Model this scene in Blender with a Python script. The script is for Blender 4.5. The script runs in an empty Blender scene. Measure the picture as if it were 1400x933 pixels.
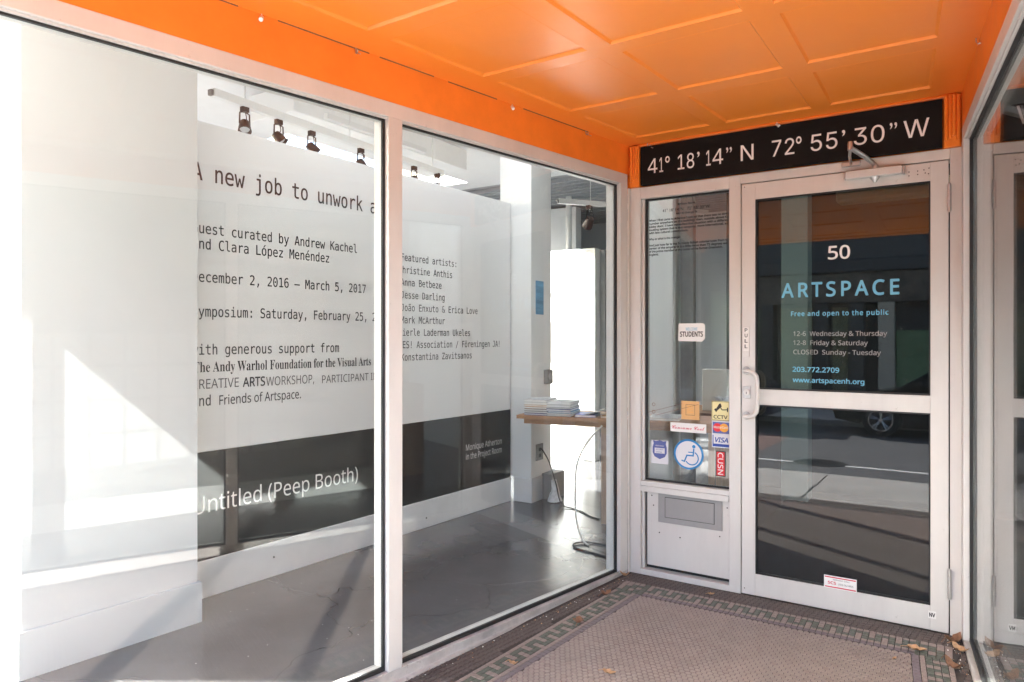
import bpy, bmesh, math, random, os
from mathutils import Matrix, Vector
random.seed(7)
R = math.radians
PI = math.pi
sc = bpy.context.scene
C = bpy.context.collection

# ------------------------------------------------------------------ camera
cam_d = bpy.data.cameras.new('camera'); cam = bpy.data.objects.new('camera', cam_d); C.objects.link(cam)
cam_d.sensor_width = 36; cam_d.lens = 23.99; cam_d.shift_y = -0.0025
cam_d.clip_start = 0.05; cam_d.clip_end = 2000
cam.location = (0, 0, 1.35); cam.rotation_euler = (R(90), 0, R(32.75))
sc.camera = cam
# ------------------------------------------------------------------ sky, sun, exposure
SUN_AZ, SUN_EL = 58.0, 27.5            # the sunlight travels towards azimuth 58 deg from +Y to +X
w = bpy.data.worlds.new('World'); sc.world = w; w.use_nodes = True
nt = w.node_tree; nt.nodes.clear()
sky = nt.nodes.new('ShaderNodeTexSky'); sky.sky_type = 'NISHITA'; sky.sun_disc = False
sky.sun_elevation = R(SUN_EL); sky.sun_rotation = R(SUN_AZ + 180); sky.air_density = 1.0; sky.dust_density = 2.0
bg = nt.nodes.new('ShaderNodeBackground'); bg.inputs[1].default_value = 0.15
wo = nt.nodes.new('ShaderNodeOutputWorld')
nt.links.new(sky.outputs[0], bg.inputs[0]); nt.links.new(bg.outputs[0], wo.inputs[0])
sd = bpy.data.lights.new('sun', 'SUN'); sd.energy = 5.0; sd.angle = R(0.53); sd.color = (1.0, 0.98, 0.955)
so = bpy.data.objects.new('sun', sd); C.objects.link(so); so.location = (-20, -12, 14)
az = R(SUN_AZ); el = R(SUN_EL)
so.rotation_euler = Vector((math.sin(az)*math.cos(el), math.cos(az)*math.cos(el), -math.sin(el))).to_track_quat('-Z', 'Y').to_euler()
sc.view_settings.view_transform = 'Standard'; sc.view_settings.look = 'None'
sc.view_settings.exposure = 3.5; sc.view_settings.gamma = 1
sc.render.engine = 'CYCLES'
cy = sc.cycles
cy.use_denoising = True
cy.max_bounces = 12; cy.diffuse_bounces = 6; cy.glossy_bounces = 6; cy.transparent_max_bounces = 32; cy.transmission_bounces = 8
cy.sample_clamp_indirect = 6.0; cy.caustics_reflective = False; cy.caustics_refractive = False

# ------------------------------------------------------------------ materials
MATS = {}
def mat(name, col, rough=0.5, metal=0.0, var=0.0, vscale=6.0, bump=0.0, bscale=60.0, spec=0.5, emit=None, coat=0.0, col2=None, stretch=(1,1,1)):
    m = bpy.data.materials.new(name); m.use_nodes = True
    n = m.node_tree; b = n.nodes['Principled BSDF']
    b.inputs['Base Color'].default_value = (*col, 1); b.inputs['Roughness'].default_value = rough
    b.inputs['Metallic'].default_value = metal; b.inputs['Specular IOR Level'].default_value = spec
    b.inputs['Coat Weight'].default_value = coat
    if emit: b.inputs['Emission Color'].default_value = (*emit[0], 1); b.inputs['Emission Strength'].default_value = emit[1]
    if var or bump or col2:
        tc = n.nodes.new('ShaderNodeTexCoord'); mp = n.nodes.new('ShaderNodeMapping'); mp.inputs['Scale'].default_value = stretch
        n.links.new(tc.outputs['Object'], mp.inputs[0])
    if var or col2:
        t = n.nodes.new('ShaderNodeTexNoise'); t.inputs['Scale'].default_value = vscale; t.inputs['Detail'].default_value = 8; t.inputs['Roughness'].default_value = 0.65
        n.links.new(mp.outputs[0], t.inputs[0])
        cr = n.nodes.new('ShaderNodeValToRGB')
        cr.color_ramp.elements[0].position = 0.34; cr.color_ramp.elements[1].position = 0.66
        c0 = col2 if col2 else tuple(c*(1-var) for c in col); c1 = col if col2 else tuple(min(1, c*(1+var*0.5)) for c in col)
        cr.color_ramp.elements[0].color = (*c0, 1); cr.color_ramp.elements[1].color = (*c1, 1)
        n.links.new(t.outputs[0], cr.inputs[0]); n.links.new(cr.outputs[0], b.inputs['Base Color'])
        mr = n.nodes.new('ShaderNodeMapRange'); mr.inputs[3].default_value = max(0, rough-0.1); mr.inputs[4].default_value = min(1, rough+0.12)
        n.links.new(t.outputs[0], mr.inputs[0]); n.links.new(mr.outputs[0], b.inputs['Roughness'])
    if bump:
        t2 = n.nodes.new('ShaderNodeTexNoise'); t2.inputs['Scale'].default_value = bscale; t2.inputs['Detail'].default_value = 5
        n.links.new(mp.outputs[0], t2.inputs[0])
        bp = n.nodes.new('ShaderNodeBump'); bp.inputs['Strength'].default_value = bump; bp.inputs['Distance'].default_value = 0.01
        n.links.new(t2.outputs[0], bp.inputs['Height']); n.links.new(bp.outputs[0], b.inputs['Normal'])
    MATS[name] = m
    return m

def chip_mat(name, col, under, thr=0.66, scale=18, rough=0.35, bump=0.1):
    """paint with chips that show what is underneath"""
    m = mat(name, col, rough, var=0.10, vscale=5, bump=bump, bscale=35)
    n = m.node_tree; b = n.nodes['Principled BSDF']
    src = b.inputs['Base Color'].links[0].from_socket
    tc = n.nodes.new('ShaderNodeTexCoord'); t = n.nodes.new('ShaderNodeTexNoise'); t.inputs['Scale'].default_value = scale; t.inputs['Detail'].default_value = 6
    t.inputs['Roughness'].default_value = 0.7
    n.links.new(tc.outputs['Object'], t.inputs[0])
    mr = n.nodes.new('ShaderNodeMapRange'); mr.inputs[1].default_value = thr; mr.inputs[2].default_value = thr+0.01
    n.links.new(t.outputs[0], mr.inputs[0])
    mx = n.nodes.new('ShaderNodeMixRGB'); mx.inputs[2].default_value = (*under, 1)
    n.links.new(mr.outputs[0], mx.inputs[0]); n.links.new(src, mx.inputs[1]); n.links.new(mx.outputs[0], b.inputs['Base Color'])
    return m

def glass(name, tint=(0.97, 0.985, 0.98), smear=0.0, f0=0.04, wave=0.0):
    m = bpy.data.materials.new(name); m.use_nodes = True; n = m.node_tree; n.nodes.clear()
    out = n.nodes.new('ShaderNodeOutputMaterial')
    tr = n.nodes.new('ShaderNodeBsdfTransparent'); tr.inputs[0].default_value = (*tint, 1)
    gl = n.nodes.new('ShaderNodeBsdfGlossy'); gl.inputs['Roughness'].default_value = 0.0
    geo = n.nodes.new('ShaderNodeNewGeometry')
    dot = n.nodes.new('ShaderNodeVectorMath'); dot.operation = 'DOT_PRODUCT'
    n.links.new(geo.outputs['Incoming'], dot.inputs[0]); n.links.new(geo.outputs['Normal'], dot.inputs[1])
    ab = n.nodes.new('ShaderNodeMath'); ab.operation = 'ABSOLUTE'; n.links.new(dot.outputs['Value'], ab.inputs[0])
    su = n.nodes.new('ShaderNodeMath'); su.operation = 'SUBTRACT'; su.inputs[0].default_value = 1; n.links.new(ab.outputs[0], su.inputs[1])
    pw = n.nodes.new('ShaderNodeMath'); pw.operation = 'POWER'; pw.inputs[1].default_value = 5; n.links.new(su.outputs[0], pw.inputs[0])
    ma = n.nodes.new('ShaderNodeMath'); ma.operation = 'MULTIPLY_ADD'; ma.inputs[1].default_value = 1-f0; ma.inputs[2].default_value = f0
    n.links.new(pw.outputs[0], ma.inputs[0])
    mix = n.nodes.new('ShaderNodeMixShader'); n.links.new(ma.outputs[0], mix.inputs[0]); n.links.new(tr.outputs[0], mix.inputs[1]); n.links.new(gl.outputs[0], mix.inputs[2])
    last = mix
    tc = n.nodes.new('ShaderNodeTexCoord')
    if wave:
        t = n.nodes.new('ShaderNodeTexNoise'); t.inputs['Scale'].default_value = 1.6; t.inputs['Detail'].default_value = 1
        n.links.new(tc.outputs['Object'], t.inputs[0])
        bp = n.nodes.new('ShaderNodeBump'); bp.inputs['Strength'].default_value = wave; bp.inputs['Distance'].default_value = 0.02
        n.links.new(t.outputs[0], bp.inputs['Height']); n.links.new(bp.outputs[0], gl.inputs['Normal'])
    if smear:   # a thin film of dust and wiped streaks on the pane
        mp = n.nodes.new('ShaderNodeMapping'); mp.inputs['Scale'].default_value = (2.2, 1, 0.5)
        n.links.new(tc.outputs['Object'], mp.inputs[0])
        t = n.nodes.new('ShaderNodeTexNoise'); t.inputs['Scale'].default_value = 2.5; t.inputs['Detail'].default_value = 9; t.inputs['Roughness'].default_value = 0.6
        n.links.new(mp.outputs[0], t.inputs[0])
        mr = n.nodes.new('ShaderNodeMapRange'); mr.inputs[1].default_value = 0.35; mr.inputs[2].default_value = 0.8; mr.inputs[3].default_value = smear*0.35; mr.inputs[4].default_value = smear*1.6
        n.links.new(t.outputs[0], mr.inputs[0])
        df = n.nodes.new('ShaderNodeBsdfDiffuse'); df.inputs[0].default_value = (0.75, 0.75, 0.73, 1)
        m2 = n.nodes.new('ShaderNodeMixShader'); n.links.new(mr.outputs[0], m2.inputs[0]); n.links.new(last.outputs[0], m2.inputs[1]); n.links.new(df.outputs[0], m2.inputs[2])
        last = m2
    n.links.new(last.outputs[0], out.inputs[0])
    MATS[name] = m
    return m

ORANGE = (0.90, 0.245, 0.03)
mat('orange', (0.92, 0.27, 0.035), 0.3, var=0.03, vscale=2.2, bump=0.10, bscale=14)
chip_mat('orange_chipped', ORANGE, (0.02, 0.018, 0.016), thr=0.63, scale=22, bump=0.5)
chip_mat('orange_fascia', ORANGE, (0.35, 0.06, 0.01), thr=0.76, scale=10, bump=0.12)
mat('aluminium', (0.68, 0.66, 0.63), 0.42, 0.12, var=0.10, vscale=3.0, bump=0.05, bscale=120, stretch=(1, 1, 0.25))
mat('aluminium_dirty', (0.55, 0.52, 0.49), 0.5, 0.25, var=0.28, vscale=9.0, bump=0.15, bscale=60)
mat('steel', (0.55, 0.54, 0.53), 0.3, 0.85, var=0.15, vscale=20)
mat('gasket', (0.012, 0.012, 0.012), 0.55)
glass('window_glass', smear=0.005, wave=0.02)
glass('street_window_glass', smear=0.01, f0=0.04)
glass('door_glass', tint=(0.52, 0.54, 0.53), smear=0.002, f0=0.06, wave=0.015)
glass('side_glass', tint=(0.90, 0.92, 0.91), smear=0.003, f0=0.05, wave=0.015)
mat('wall_white', (0.80, 0.80, 0.79), 0.6, var=0.03, vscale=2, bump=0.03, bscale=80)
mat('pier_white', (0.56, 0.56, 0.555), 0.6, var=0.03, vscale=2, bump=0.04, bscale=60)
mat('text_wall_white', (0.74, 0.735, 0.73), 0.55, var=0.02, vscale=1.5, bump=0.02, bscale=90)
mat('column_grey', (0.40, 0.54, 0.53), 0.6, var=0.06, vscale=3, bump=0.05)
mat('baseboard', (0.74, 0.73, 0.72), 0.4, var=0.06, vscale=6)
mat('wall_black', (0.010, 0.010, 0.011), 0.5, spec=0.3, bump=0.02, bscale=40)
mat('ink', (0.02, 0.02, 0.022), 0.6)
mat('ink_light', (0.07, 0.07, 0.075), 0.6)
mat('vinyl_white', (0.85, 0.84, 0.82), 0.5)
mat('vinyl_grey', (0.33, 0.32, 0.31), 0.5)
mat('vinyl_blue', (0.16, 0.47, 0.66), 0.5)
mat('sign_black', (0.010, 0.008, 0.0075), 0.8, spec=0.2, var=0.25, vscale=4, bump=0.05)
mat('gallery_ceiling', (0.78, 0.78, 0.78), 0.7, var=0.04)
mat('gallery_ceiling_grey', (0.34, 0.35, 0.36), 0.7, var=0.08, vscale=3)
mat('wood', (0.42, 0.22, 0.11), 0.45, var=0.25, vscale=5, stretch=(1, 8, 8), bump=0.04)
mat('wood_pale', (0.50, 0.36, 0.26), 0.5, var=0.2, vscale=5, stretch=(8, 8, 1))
mat('grey_box', (0.20, 0.195, 0.19), 0.6, var=0.2)
mat('grey_slot', (0.33, 0.325, 0.32), 0.5, 0.1, var=0.06)
mat('lamp_brown', (0.035, 0.018, 0.015), 0.4)
mat('track_white', (0.70, 0.70, 0.69), 0.45)
mat('cream', (0.55, 0.50, 0.38), 0.5, var=0.05)
mat('cord_black', (0.015, 0.015, 0.015), 0.5)
mat('cord_white', (0.6, 0.58, 0.52), 0.5)
mat('paper', (0.82, 0.81, 0.78), 0.8)
mat('sheet_white', (0.55, 0.55, 0.54), 0.8)
mat('side_wall_grey', (0.36, 0.36, 0.355), 0.7, var=0.08, vscale=3)
mat('paper_grey', (0.55, 0.54, 0.53), 0.8)
mat('poster_blue', (0.18, 0.40, 0.62), 0.6, var=0.5, vscale=14, stretch=(0.1, 0.1, 1))
mat('crumple', (0.62, 0.63, 0.64), 0.5, 0.3, var=0.3, vscale=40)
mat('grout', (0.055, 0.043, 0.038), 0.85, var=0.3, vscale=30)
mat('tile_pink', (0.25, 0.19, 0.165), 0.45, var=0.10, vscale=40)
mat('hex_pink', (0.27, 0.212, 0.183), 0.42, var=0.16, vscale=9)
mat('tile_green', (0.075, 0.085, 0.062), 0.4, var=0.25, vscale=50)
mat('tile_dark', (0.085, 0.060, 0.050), 0.5, var=0.3, vscale=14)
mat('tile_purple', (0.15, 0.115, 0.125), 0.45, var=0.2, vscale=40)
mat('leaf_tan', (0.50, 0.29, 0.15), 0.7, var=0.35, vscale=60)
mat('leaf_brown', (0.26, 0.13, 0.07), 0.7, var=0.35, vscale=60)
mat('concrete', (0.38, 0.365, 0.345), 0.85, var=0.16, vscale=2.5, bump=0.1, bscale=90)
mat('kerb_stone', (0.40, 0.39, 0.37), 0.8, var=0.15, vscale=8)
mat('asphalt', (0.075, 0.075, 0.078), 0.85, var=0.22, vscale=1.8, bump=0.3, bscale=220)
mat('asphalt_red', (0.16, 0.09, 0.075), 0.85, var=0.22, vscale=5)
mat('road_paint', (0.75, 0.75, 0.72), 0.7, var=0.12, vscale=20)
mat('iron', (0.05, 0.048, 0.045), 0.5, 0.5, var=0.3, vscale=30)
mat('car_paint', (0.006, 0.0065, 0.008), 0.18, 0.0, spec=0.35)
mat('car_paint_blue', (0.012, 0.02, 0.045), 0.2, 0.0, spec=0.35)
mat('tyre', (0.015, 0.015, 0.015), 0.8)
mat('rim', (0.62, 0.63, 0.64), 0.25, 0.9)
mat('car_glass', (0.015, 0.018, 0.02), 0.03, 0, spec=0.8)
mat('headlight', (0.75, 0.78, 0.8), 0.08, 0.4)
mat('red_plastic', (0.4, 0.02, 0.02), 0.2)
mat('front_dark', (0.035, 0.037, 0.04), 0.5, var=0.2)
mat('front_upper', (0.06, 0.065, 0.07), 0.7, var=0.25, vscale=1.5)
mat('brick_far', (0.20, 0.13, 0.10), 0.85, var=0.25, vscale=3)
mat('stone_far', (0.42, 0.38, 0.30), 0.8, var=0.12)
mat('blind_olive', (0.36, 0.35, 0.17), 0.7, var=0.1)
mat('blind_grey', (0.28, 0.29, 0.25), 0.7, var=0.1)
mat('panel_green', (0.13, 0.24, 0.11), 0.5, var=0.15)
mat('sign_brown', (0.13, 0.10, 0.075), 0.7, var=0.8, vscale=5)
mat('mat_blue', (0.03, 0.05, 0.09), 0.4)
mat('meter_grey', (0.25, 0.26, 0.27), 0.5, 0.4)
mat('st_yellow', (0.83, 0.74, 0.38), 0.5); mat('st_red', (0.72, 0.03, 0.04), 0.5); mat('st_orange', (0.90, 0.42, 0.06), 0.5)
mat('st_blue', (0.02, 0.07, 0.36), 0.5); mat('st_cyan', (0.02, 0.22, 0.52), 0.5); mat('st_tan', (0.72, 0.42, 0.17), 0.5)
mat('st_crimson', (0.62, 0.03, 0.07), 0.5); mat('st_indigo', (0.10, 0.13, 0.36), 0.5); mat('st_pale', (0.72, 0.73, 0.76), 0.5)

fm = bpy.data.materials.new('frosted'); fm.use_nodes = True; n_ = fm.node_tree; n_.nodes.clear()
o_ = n_.nodes.new('ShaderNodeOutputMaterial'); tl = n_.nodes.new('ShaderNodeBsdfTranslucent'); tl.inputs[0].default_value = (.92, .93, .93, 1); n_.links.new(tl.outputs[0], o_.inputs[0]); MATS['frosted'] = fm
def add_specks(name, dark, scale, thr, stretch=(1, 1, 1)):
    n = MATS[name].node_tree; b = n.nodes['Principled BSDF']; src = b.inputs['Base Color'].links[0].from_socket
    tc = n.nodes.new('ShaderNodeTexCoord'); mp = n.nodes.new('ShaderNodeMapping'); mp.inputs['Scale'].default_value = stretch; n.links.new(tc.outputs['Object'], mp.inputs[0])
    t = n.nodes.new('ShaderNodeTexNoise'); t.inputs['Scale'].default_value = scale; t.inputs['Detail'].default_value = 10; t.inputs['Roughness'].default_value = .8; n.links.new(mp.outputs[0], t.inputs[0])
    mr = n.nodes.new('ShaderNodeMapRange'); mr.inputs[1].default_value = thr; mr.inputs[2].default_value = thr+.08; mr.inputs[4].default_value = .7; n.links.new(t.outputs[0], mr.inputs[0])
    mx = n.nodes.new('ShaderNodeMixRGB'); mx.inputs[2].default_value = (*dark, 1); n.links.new(mr.outputs[0], mx.inputs[0]); n.links.new(src, mx.inputs[1]); n.links.new(mx.outputs[0], b.inputs['Base Color'])
add_specks('aluminium', (.34, .30, .27), 26, .635); add_specks('aluminium_dirty', (.18, .14, .11), 18, .58); add_specks('hex_pink', (.14, .11, .10), 22, .64)
add_specks('orange', (.55, .12, .016), 14, .70); add_specks('wall_white', (.55, .54, .52), 7, .70); add_specks('baseboard', (.45, .43, .40), 16, .66)
def floor_mat():
    m = mat('gallery_floor', (0.10, 0.097, 0.10), 0.2, var=0.22, vscale=1.3, bump=0.04, bscale=3.0, spec=0.6)
    n = m.node_tree; b = n.nodes['Principled BSDF']
    tc = n.nodes.new('ShaderNodeTexCoord'); mp = n.nodes.new('ShaderNodeMapping'); mp.inputs['Rotation'].default_value = (0, 0, 0.7); mp.inputs['Scale'].default_value = (1, 9, 1)
    n.links.new(tc.outputs['Object'], mp.inputs[0])
    t = n.nodes.new('ShaderNodeTexNoise'); t.inputs['Scale'].default_value = 7; t.inputs['Detail'].default_value = 10; t.inputs['Roughness'].default_value = 0.75
    n.links.new(mp.outputs[0], t.inputs[0])
    mr = n.nodes.new('ShaderNodeMapRange'); mr.inputs[1].default_value = 0.66; mr.inputs[2].default_value = 0.72; mr.inputs[4].default_value = 0.5
    n.links.new(t.outputs[0], mr.inputs[0])
    # hairline cracks
    nz = n.nodes.new('ShaderNodeTexNoise'); nz.inputs['Scale'].default_value = 3; n.links.new(tc.outputs['Object'], nz.inputs[0])
    ad = n.nodes.new('ShaderNodeMixRGB'); ad.inputs[0].default_value = .25; n.links.new(tc.outputs['Object'], ad.inputs[1]); n.links.new(nz.outputs['Color'], ad.inputs[2])
    vc = n.nodes.new('ShaderNodeTexVoronoi'); vc.feature = 'DISTANCE_TO_EDGE'; vc.inputs['Scale'].default_value = 1.1; n.links.new(ad.outputs[0], vc.inputs[0])
    lc = n.nodes.new('ShaderNodeMath'); lc.operation = 'LESS_THAN'; lc.inputs[1].default_value = 0.0014; n.links.new(vc.outputs['Distance'], lc.inputs[0])
    mc = n.nodes.new('ShaderNodeMixRGB'); mc.inputs[2].default_value = (0.055, 0.053, 0.053, 1)
    # specks of plaster
    v = n.nodes.new('ShaderNodeTexVoronoi'); v.inputs['Scale'].default_value = 16; n.links.new(tc.outputs['Object'], v.inputs[0])
    lt = n.nodes.new('ShaderNodeMath'); lt.operation = 'LESS_THAN'; lt.inputs[1].default_value = 0.035; n.links.new(v.outputs['Distance'], lt.inputs[0])
    mx = n.nodes.new('ShaderNodeMixRGB'); mx.inputs[2].default_value = (0.22, 0.21, 0.2, 1)
    src = b.inputs['Base Color'].links[0].from_socket
    n.links.new(lc.outputs[0], mc.inputs[0]); n.links.new(src, mc.inputs[1]); n.links.new(mr.outputs[0], mx.inputs[0]); n.links.new(mc.outputs[0], mx.inputs[1])
    mx2 = n.nodes.new('ShaderNodeMixRGB'); mx2.inputs[2].default_value = (0.6, 0.6, 0.58, 1)
    n.links.new(lt.outputs[0], mx2.inputs[0]); n.links.new(mx.outputs[0], mx2.inputs[1]); n.links.new(mx2.outputs[0], b.inputs['Base Color'])
floor_mat()

# ------------------------------------------------------------------ mesh building
class MB:
    def __init__(s): s.v = []; s.f = []; s.m = []; s.smooth = []
    def add(s, vs, fs, mi=0, sm=False):
        o = len(s.v); s.v += [Vector(v) for v in vs]
        for f in fs: s.f.append([i+o for i in f]); s.m.append(mi); s.smooth.append(sm)
        return s
    def box(s, x0, x1, y0, y1, z0, z1, b=0.0, mi=0):
        x0, x1 = min(x0, x1), max(x0, x1); y0, y1 = min(y0, y1), max(y0, y1); z0, z1 = min(z0, z1), max(z0, z1)
        b = min(b, (x1-x0)*.4, (y1-y0)*.4, (z1-z0)*.4)
        if b <= 0:
            vs = [(x, y, z) for x in (x0, x1) for y in (y0, y1) for z in (z0, z1)]
            return s.add(vs, [(0,1,3,2),(4,6,7,5),(0,4,5,1),(2,3,7,6),(0,2,6,4),(1,5,7,3)], mi)
        L = ((x0, x1), (y0, y1), (z0, z1)); idx = {}; vs = []
        for i in (0, 1):
            for j in (0, 1):
                for k in (0, 1):
                    c = (i, j, k)
                    for ax in range(3):      # vertex lying on the face normal to ax
                        p = []
                        for a in range(3):
                            q = L[a][c[a]]
                            if a != ax: q += b if c[a] == 0 else -b
                            p.append(q)
                        idx[(c, ax)] = len(vs); vs.append(tuple(p))
        fs = []
        for ax in range(3):
            a1, a2 = (ax+1) % 3, (ax+2) % 3
            for sd_ in (0, 1):
                q = []
                for (u, v_) in ((0,0),(1,0),(1,1),(0,1)):
                    c = [0,0,0]; c[ax] = sd_; c[a1] = u; c[a2] = v_
                    q.append(idx[(tuple(c), ax)])
                fs.append(q if sd_ else q[::-1])
            for u in (0, 1):                 # edges parallel to ax
                for v_ in (0, 1):
                    c0 = [0,0,0]; c0[a1] = u; c0[a2] = v_; c1 = list(c0); c1[ax] = 1
                    q = [idx[(tuple(c0), a1)], idx[(tuple(c1), a1)], idx[(tuple(c1), a2)], idx[(tuple(c0), a2)]]
                    fs.append(q if (u == v_) else q[::-1])
        for i in (0, 1):
            for j in (0, 1):
                for k in (0, 1):
                    q = [idx[((i,j,k), a)] for a in range(3)]
                    fs.append(q if (i+j+k) % 2 == 1 else q[::-1])
        return s.add(vs, fs, mi)
    def prism(s, poly, z0, z1, mi=0):        # poly: xy list, counter-clockwise
        n = len(poly); vs = [(x, y, z0) for x, y in poly] + [(x, y, z1) for x, y in poly]
        fs = [list(range(n))[::-1], [i+n for i in range(n)]] + [(i, (i+1) % n, (i+1) % n+n, i+n) for i in range(n)]
        return s.add(vs, fs, mi)
    def sheet(s, pts, mi=0): return s.add(pts, [list(range(len(pts)))], mi)
    def tube(s, pts, r, seg=10, mi=0, closed=False):
        pts = [Vector(p) for p in pts]; n = len(pts); rr = r if isinstance(r, (list, tuple)) else [r]*n
        rings = []; up = None
        for i, p in enumerate(pts):
            a = pts[i-1] if (i > 0 or closed) else p; b_ = pts[(i+1) % n] if (i < n-1 or closed) else p
            t = (b_-a).normalized()
            if up is None: up = Vector((0,0,1)) if abs(t.z) < 0.9 else Vector((1,0,0))
            x = t.cross(up).normalized(); y = x.cross(t).normalized(); up = y
            rings.append([p + (x*math.cos(2*PI*k/seg) + y*math.sin(2*PI*k/seg))*rr[i] for k in range(seg)])
        vs = [v for rg in rings for v in rg]; fs = []
        for i in range(n if closed else n-1):
            j = (i+1) % n
            for k in range(seg):
                k2 = (k+1) % seg
                fs.append((i*seg+k, j*seg+k, j*seg+k2, i*seg+k2))
        s.add(vs, fs, mi, True)
        if not closed:
            o = len(s.v)-len(vs)
            s.f.append([o+k for k in range(seg)]); s.m.append(mi); s.smooth.append(False)
            s.f.append([o+(n-1)*seg+k for k in range(seg)][::-1]); s.m.append(mi); s.smooth.append(False)
        return s
    def lathe(s, p0, axis, prof, seg=20, mi=0):   # prof: (distance along axis, radius)
        p0 = Vector(p0); a = Vector(axis).normalized()
        return s.tube([p0+a*d for d, _ in prof], [max(r, 1e-4) for _, r in prof], seg, mi) if len({round(d, 6) for d, _ in prof}) == len(prof) else s._lathe2(p0, a, prof, seg, mi)
    def _lathe2(s, p0, a, prof, seg, mi, cap=True):
        up = Vector((0,0,1)) if abs(a.z) < 0.9 else Vector((1,0,0)); x = a.cross(up).normalized(); y = x.cross(a).normalized()
        vs = []; fs = []
        for d, r in prof:
            for k in range(seg): vs.append(p0 + a*d + (x*math.cos(2*PI*k/seg) + y*math.sin(2*PI*k/seg))*max(r, 1e-4))
        for i in range(len(prof)-1):
            for k in range(seg):
                k2 = (k+1) % seg; fs.append((i*seg+k, (i+1)*seg+k, (i+1)*seg+k2, i*seg+k2))
        if cap: fs.append(list(range(seg))); fs.append([(len(prof)-1)*seg+k for k in range(seg)][::-1])
        return s.add(vs, fs, mi, True)
    def xf(s, M, start=0):
        for i in range(start, len(s.v)): s.v[i] = M @ s.v[i]
        return s
    def join(s, o, mi=None):
        k = len(s.v); s.v += o.v
        for f, m_, sm in zip(o.f, o.m, o.smooth): s.f.append([i+k for i in f]); s.m.append(m_ if mi is None else mi); s.smooth.append(sm)
        return s

def mesh_of(name, mb, mats, off=None):
    me = bpy.data.meshes.new(name)
    vs = [tuple(v - off) for v in mb.v] if off is not None else [tuple(v) for v in mb.v]
    me.from_pydata(vs, [], mb.f)
    for m_ in (mats if isinstance(mats, (list, tuple)) else [mats]): me.materials.append(MATS[m_])
    me.polygons.foreach_set('material_index', mb.m); me.polygons.foreach_set('use_smooth', mb.smooth)
    if any(mb.smooth): me.set_sharp_from_angle(angle=R(40))
    me.update(); return me

def tag(o, label=None, cat=None, group=None, kind=None):
    if label: o['label'] = label
    if cat: o['category'] = cat
    if group: o['group'] = group
    if kind: o['kind'] = kind
    return o
def thing(name, label, cat, loc=(0,0,0), rz=0.0, rx=0.0, group=None, kind=None):
    o = bpy.data.objects.new(name, None); C.objects.link(o); o.location = loc; o.rotation_euler = (rx, 0, rz); o.empty_display_size = 0.1
    return tag(o, label, cat, group, kind)
def part(name, mb, mats, parent, world=True, label=None, kind=None):
    """a child mesh; its vertices are given in world space (or in the parent's own space if world is False)"""
    if world and parent.type == 'EMPTY': mb.xf(parent.matrix_basis.inverted())
    if not world or True:
        c = sum((v for v in mb.v), Vector())/max(1, len(mb.v)) if parent.type == 'EMPTY' else Vector()
    me = mesh_of(name, mb, mats, c)
    o = bpy.data.objects.new(name, me); C.objects.link(o); o.parent = parent; o.location = c
    return tag(o, label, kind=kind)
def sub(name, mb, mats, parent, label=None):
    """sub-part: vertices in world space, parent is a part (whose location is relative to its thing)"""
    root = parent.parent
    if root is not None: M = root.matrix_basis @ parent.matrix_basis
    else: M = parent.matrix_basis.copy()
    mb.xf(M.inverted()); me = mesh_of(name, mb, mats)
    o = bpy.data.objects.new(name, me); C.objects.link(o); o.parent = parent
    return tag(o, label)
def solid(name, mb, mats, label, cat, group=None, kind=None):
    """a thing that is one mesh; origin at the centre of its base"""
    xs = [v.x for v in mb.v]; ys = [v.y for v in mb.v]; zs = [v.z for v in mb.v]
    c = Vector(((min(xs)+max(xs))/2, (min(ys)+max(ys))/2, min(zs)))
    o = bpy.data.objects.new(name, mesh_of(name, mb, mats, c)); C.objects.link(o); o.location = c
    return tag(o, label, cat, group, kind)
def struct(name, mb, mats, parent=None):
    if parent: return part(name, mb, mats, parent)
    return solid(name, mb, mats, None, None, kind='structure')

# ------------------------------------------------------------------ lettering
FD = os.path.join(bpy.utils.resource_path('LOCAL'), 'datafiles', 'fonts')
def font(fn):
    try: return bpy.data.fonts.load(os.path.join(FD, fn))
    except Exception: return None
F_MONO = font('DejaVuSansMono.woff2'); F_INTER = font('Inter.woff2'); F_MATH = font('NotoSansMath-Regular.woff2'); F_SANS = font('NotoSansMath-Regular.woff2')
METR = {}
def metrics(f):
    k = f.name if f else ''
    if k not in METR:
        def bb(body):
            cu = bpy.data.curves.new('t', 'FONT'); cu.body = body
            if f: cu.font = f
            ob = bpy.data.objects.new('t', cu); C.objects.link(ob)
            me = bpy.data.meshes.new_from_object(ob.evaluated_get(bpy.context.evaluated_depsgraph_get()))
            xs = [v.co.x for v in me.vertices]; ys = [v.co.y for v in me.vertices]; bpy.data.objects.remove(ob); bpy.data.curves.remove(cu); bpy.data.meshes.remove(me)
            return min(xs), max(xs), min(ys), max(ys)
        h = bb('H'); a = bb('H'); b = bb('HHHHH')
        METR[k] = (h[3]-h[2], (b[1]-a[1])/4)
    return METR[k]
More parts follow.
